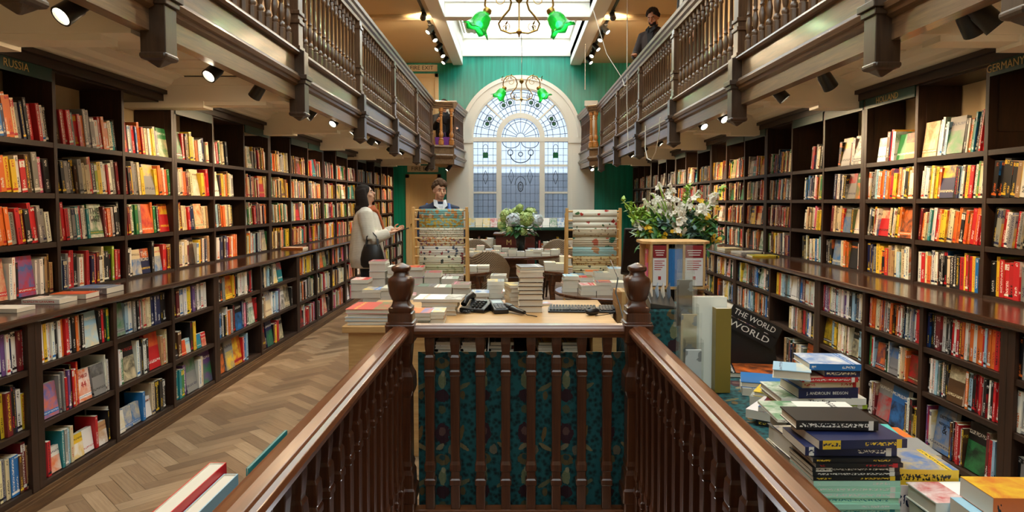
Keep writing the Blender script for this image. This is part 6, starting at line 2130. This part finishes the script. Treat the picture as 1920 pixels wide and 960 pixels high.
def cloth_coat(col, shirt, long=False, crouch=False):
    def f(t, m, hp, arms):
        trousers(t, plain('dark_trousers', '#20222a', .8), SHOE, crouch)
        m = MB()
        ellrings(m, [(.82, .185, .14, .01), (1.0, .18, .135, .01), (1.2, .19, .14, .005), (1.34, .2, .138, .01), (1.42, .18, .11, .012), (1.46, .115, .09, .015), (1.50, .082, .08, .015)])
        sleeves(m, arms, .016, .97)
        remesh(m.build('jacket', plain('jacket_cloth', col, .8), t, local=True), .012, 2)
        m = MB()
        m.add([(-.06, -.115, 1.45), (.06, -.115, 1.45), (.03, -.146, 1.25), (-.03, -.146, 1.25), (-.05, -.06, 1.47), (.05, -.06, 1.47), (.03, -.1, 1.25), (-.03, -.1, 1.25)], [(0, 1, 2, 3), (7, 6, 5, 4), (0, 4, 5, 1), (1, 5, 6, 2), (2, 6, 7, 3), (3, 7, 4, 0)])
        m.build('shirt', plain('shirt_cloth', shirt, .8), t, local=True)
        m = MB()
        for s in (-1, 1):
            m.add([(s * .04, -.085, 1.515), (s * .08, -.03, 1.525), (s * .085, -.12, 1.45), (s * .02, -.145, 1.40)], [(0, 1, 2, 3)])
        o = m.build('collar', plain('collar_cloth', shirt if not long else col, .8), t, local=True)
        so = o.modifiers.new('thick', 'SOLIDIFY'); so.thickness = .008
    return f


V = Vector
w_ = person('woman in a cream cardigan and rust scarf looking up at the shelves, holding a phone', (at(690, 420, 8.2).x, 8.2, 0), PI / 2 + .05, 1.70, 'fair', (V((-.24, -.06, 1.09)), V((-.12, -.28, 1.17)), (.15, -1, .25), (0, -.2, 1)), (V((.23, -.1, 1.1)), V((.07, -.3, 1.2)), (-.2, -1, .2), (-1, 0, .2)), cloth_woman, (rad(-14), 0, 0), 'long', '#241812')
wx, wy = at(690, 420, 8.2).x, 8.2
t = thing('handbag', 'black leather shoulder bag hanging from the arm of the woman in cream', 'bag', (wx + .10, wy - .28, .82))
m = MB()
for z, rx, ry in ((.80, .11, .045), (.83, .135, .065), (.9, .14, .07), (.98, .125, .058), (1.05, .1, .04), (1.07, .09, .025)): pass
ellr = [(.80, .11, .045, 0), (.83, .135, .065, 0), (.9, .14, .07, 0), (.98, .125, .058, 0), (1.05, .1, .04, 0), (1.07, .09, .025, 0)]
ellrings(m, ellr)
m.v = [(x + wx + .11, y + wy - .30, z - .06) for x, y, z in m.v]
m.build('bag_body', plain('black_leather', '#141416', .4), t, smooth=True)
for k in (-.03, .03):
    MB().tube([(wx + .04, wy - .30 + k, .99), (wx + .05, wy - .27 + k, 1.10), (wx + .10, wy - .23 + k * .7, 1.155), (wx + .16, wy - .27 + k, 1.10), (wx + .18, wy - .30 + k, .99)], .008, 8).build('strap', plain('black_strap', '#141416', .4), t, smooth=True)
o = B(wx + .36, wx + .50, wy - .05, wy + .03, 1.165, 1.176).build('mobile_phone', M_BLACK, bevel=.004)
o.rotation_euler = (0, rad(-18), rad(10))
tag(o, 'dark mobile phone held up by the woman in cream', 'phone')
mx = at(824, 420, 8.7).x
person('man in a navy jacket with a blue rucksack standing behind the teal wrapping paper rack', (mx, 8.7, 0), .25, 1.76, 'fair', (V((-.27, .02, 1.08)), V((-.2, -.24, 1.02)), (.2, -1, 0), (0, 0, -1)), (V((.27, .02, 1.08)), V((.2, -.24, 1.02)), (-.2, -1, 0), (0, 0, -1)), cloth_coat('#1d2a45', '#d5dbe6'), (rad(10), 0, .2), 'short', '#5a3f28')
t = thing('rucksack', 'bright blue rucksack on the back of the man in navy', 'rucksack', (mx - .05, 8.97, .95))
m = MB()
ellrings(m, [(.98, .13, .05, 0), (1.0, .16, .085, 0), (1.2, .175, .1, 0), (1.36, .165, .085, 0), (1.43, .12, .05, 0)])
m.v = [(x + mx - .07, y + 8.97, z) for x, y, z in m.v]
m.build('pack', plain('blue_nylon', '#1f5aa8', .6), t, smooth=True)
for s in (-1, 1):
    MB().tube([(mx - .05 + s * .13, 8.88, 1.4), (mx - .02 + s * .14, 8.72, 1.47), (mx - .0 + s * .15, 8.55, 1.36), (mx + s * .17, 8.58, 1.2), (mx - .03 + s * .17, 8.82, 1.08)], .02, 8).build('shoulder_strap', plain('blue_webbing', '#1f5aa8', .6), t, smooth=True)
px_ = at(1212, 60, 10.6).x
person('bearded man in a dark brown jacket looking down over the right gallery rail', (px_ + .12, 10.6, ZG[1][1] - .02), -.7, 1.80, 'tan', (V((-.27, -.08, 1.1)), V((-.14, -.3, 1.06)), (.4, -1, 0), (0, 0, -1)), (V((.27, -.08, 1.1)), V((.12, -.3, 1.06)), (-.4, -1, 0), (0, 0, -1)), cloth_coat('#33251f', '#1d1b1c', False), (rad(28), 0, .1), 'curly', '#2b1c14', True)
person('person in a dark coat cut off at the top edge above the right gallery', (2.16, 8.45, ZG[1][1] - .02), -PI / 2 + .3, 1.76, 'fair', (V((-.27, .02, 1.1)), V((-.24, -.12, .88)), (0, -.3, -1), (1, 0, 0)), (V((.27, .02, 1.1)), V((.24, -.12, .88)), (0, -.3, -1), (-1, 0, 0)), cloth_coat('#17181d', '#d8cfbd', True), (rad(15), 0, 0), 'short', '#2a1d15')
bx_ = at(832, 230, 15.2).x
BZ = ZG[-1][0] + .32 + .01
person('person in black crouched at the end balcony of the left gallery, hand by the column', (bx_, 15.22, BZ - .65), .35, 1.75, 'fair', (V((-.27, -.2, 1.12)), V((-.24, -.42, 1.26)), (-.1, -1, .3), (1, 0, 0)), (V((.26, -.15, 1.1)), V((.16, -.38, 1.14)), (0, -1, -.2), (0, 0, -1)), cloth_coat('#131317', '#26262c', True, True), (rad(6), 0, .2), 'short', '#231812', False, True)
# a bag beside that person
t = thing('carrier_bag', 'purple carrier bag standing on the end balcony floor behind the columns', 'bag', (-1.50, 14.62, ZG[-1][0] + .33))
m = MB()
z = ZG[-1][0] + .335
m.add([(-1.66, 14.56, z), (-1.36, 14.56, z), (-1.36, 14.66, z), (-1.66, 14.66, z), (-1.68, 14.54, z + .24), (-1.34, 14.54, z + .24), (-1.34, 14.68, z + .24), (-1.68, 14.68, z + .24)], [(0, 3, 2, 1), (0, 1, 5, 4), (1, 2, 6, 5), (2, 3, 7, 6), (3, 0, 4, 7)])
m.build('bag_body', plain('purple_paper', '#6a2f9a', .5), t)
MB().tube([(-1.58, 14.56, z + .23), (-1.56, 14.55, z + .33), (-1.46, 14.55, z + .33), (-1.44, 14.56, z + .23)], .006, 6).build('bag_handle', plain('purple_cord', '#4a2070', .6), t)

make_books(300)
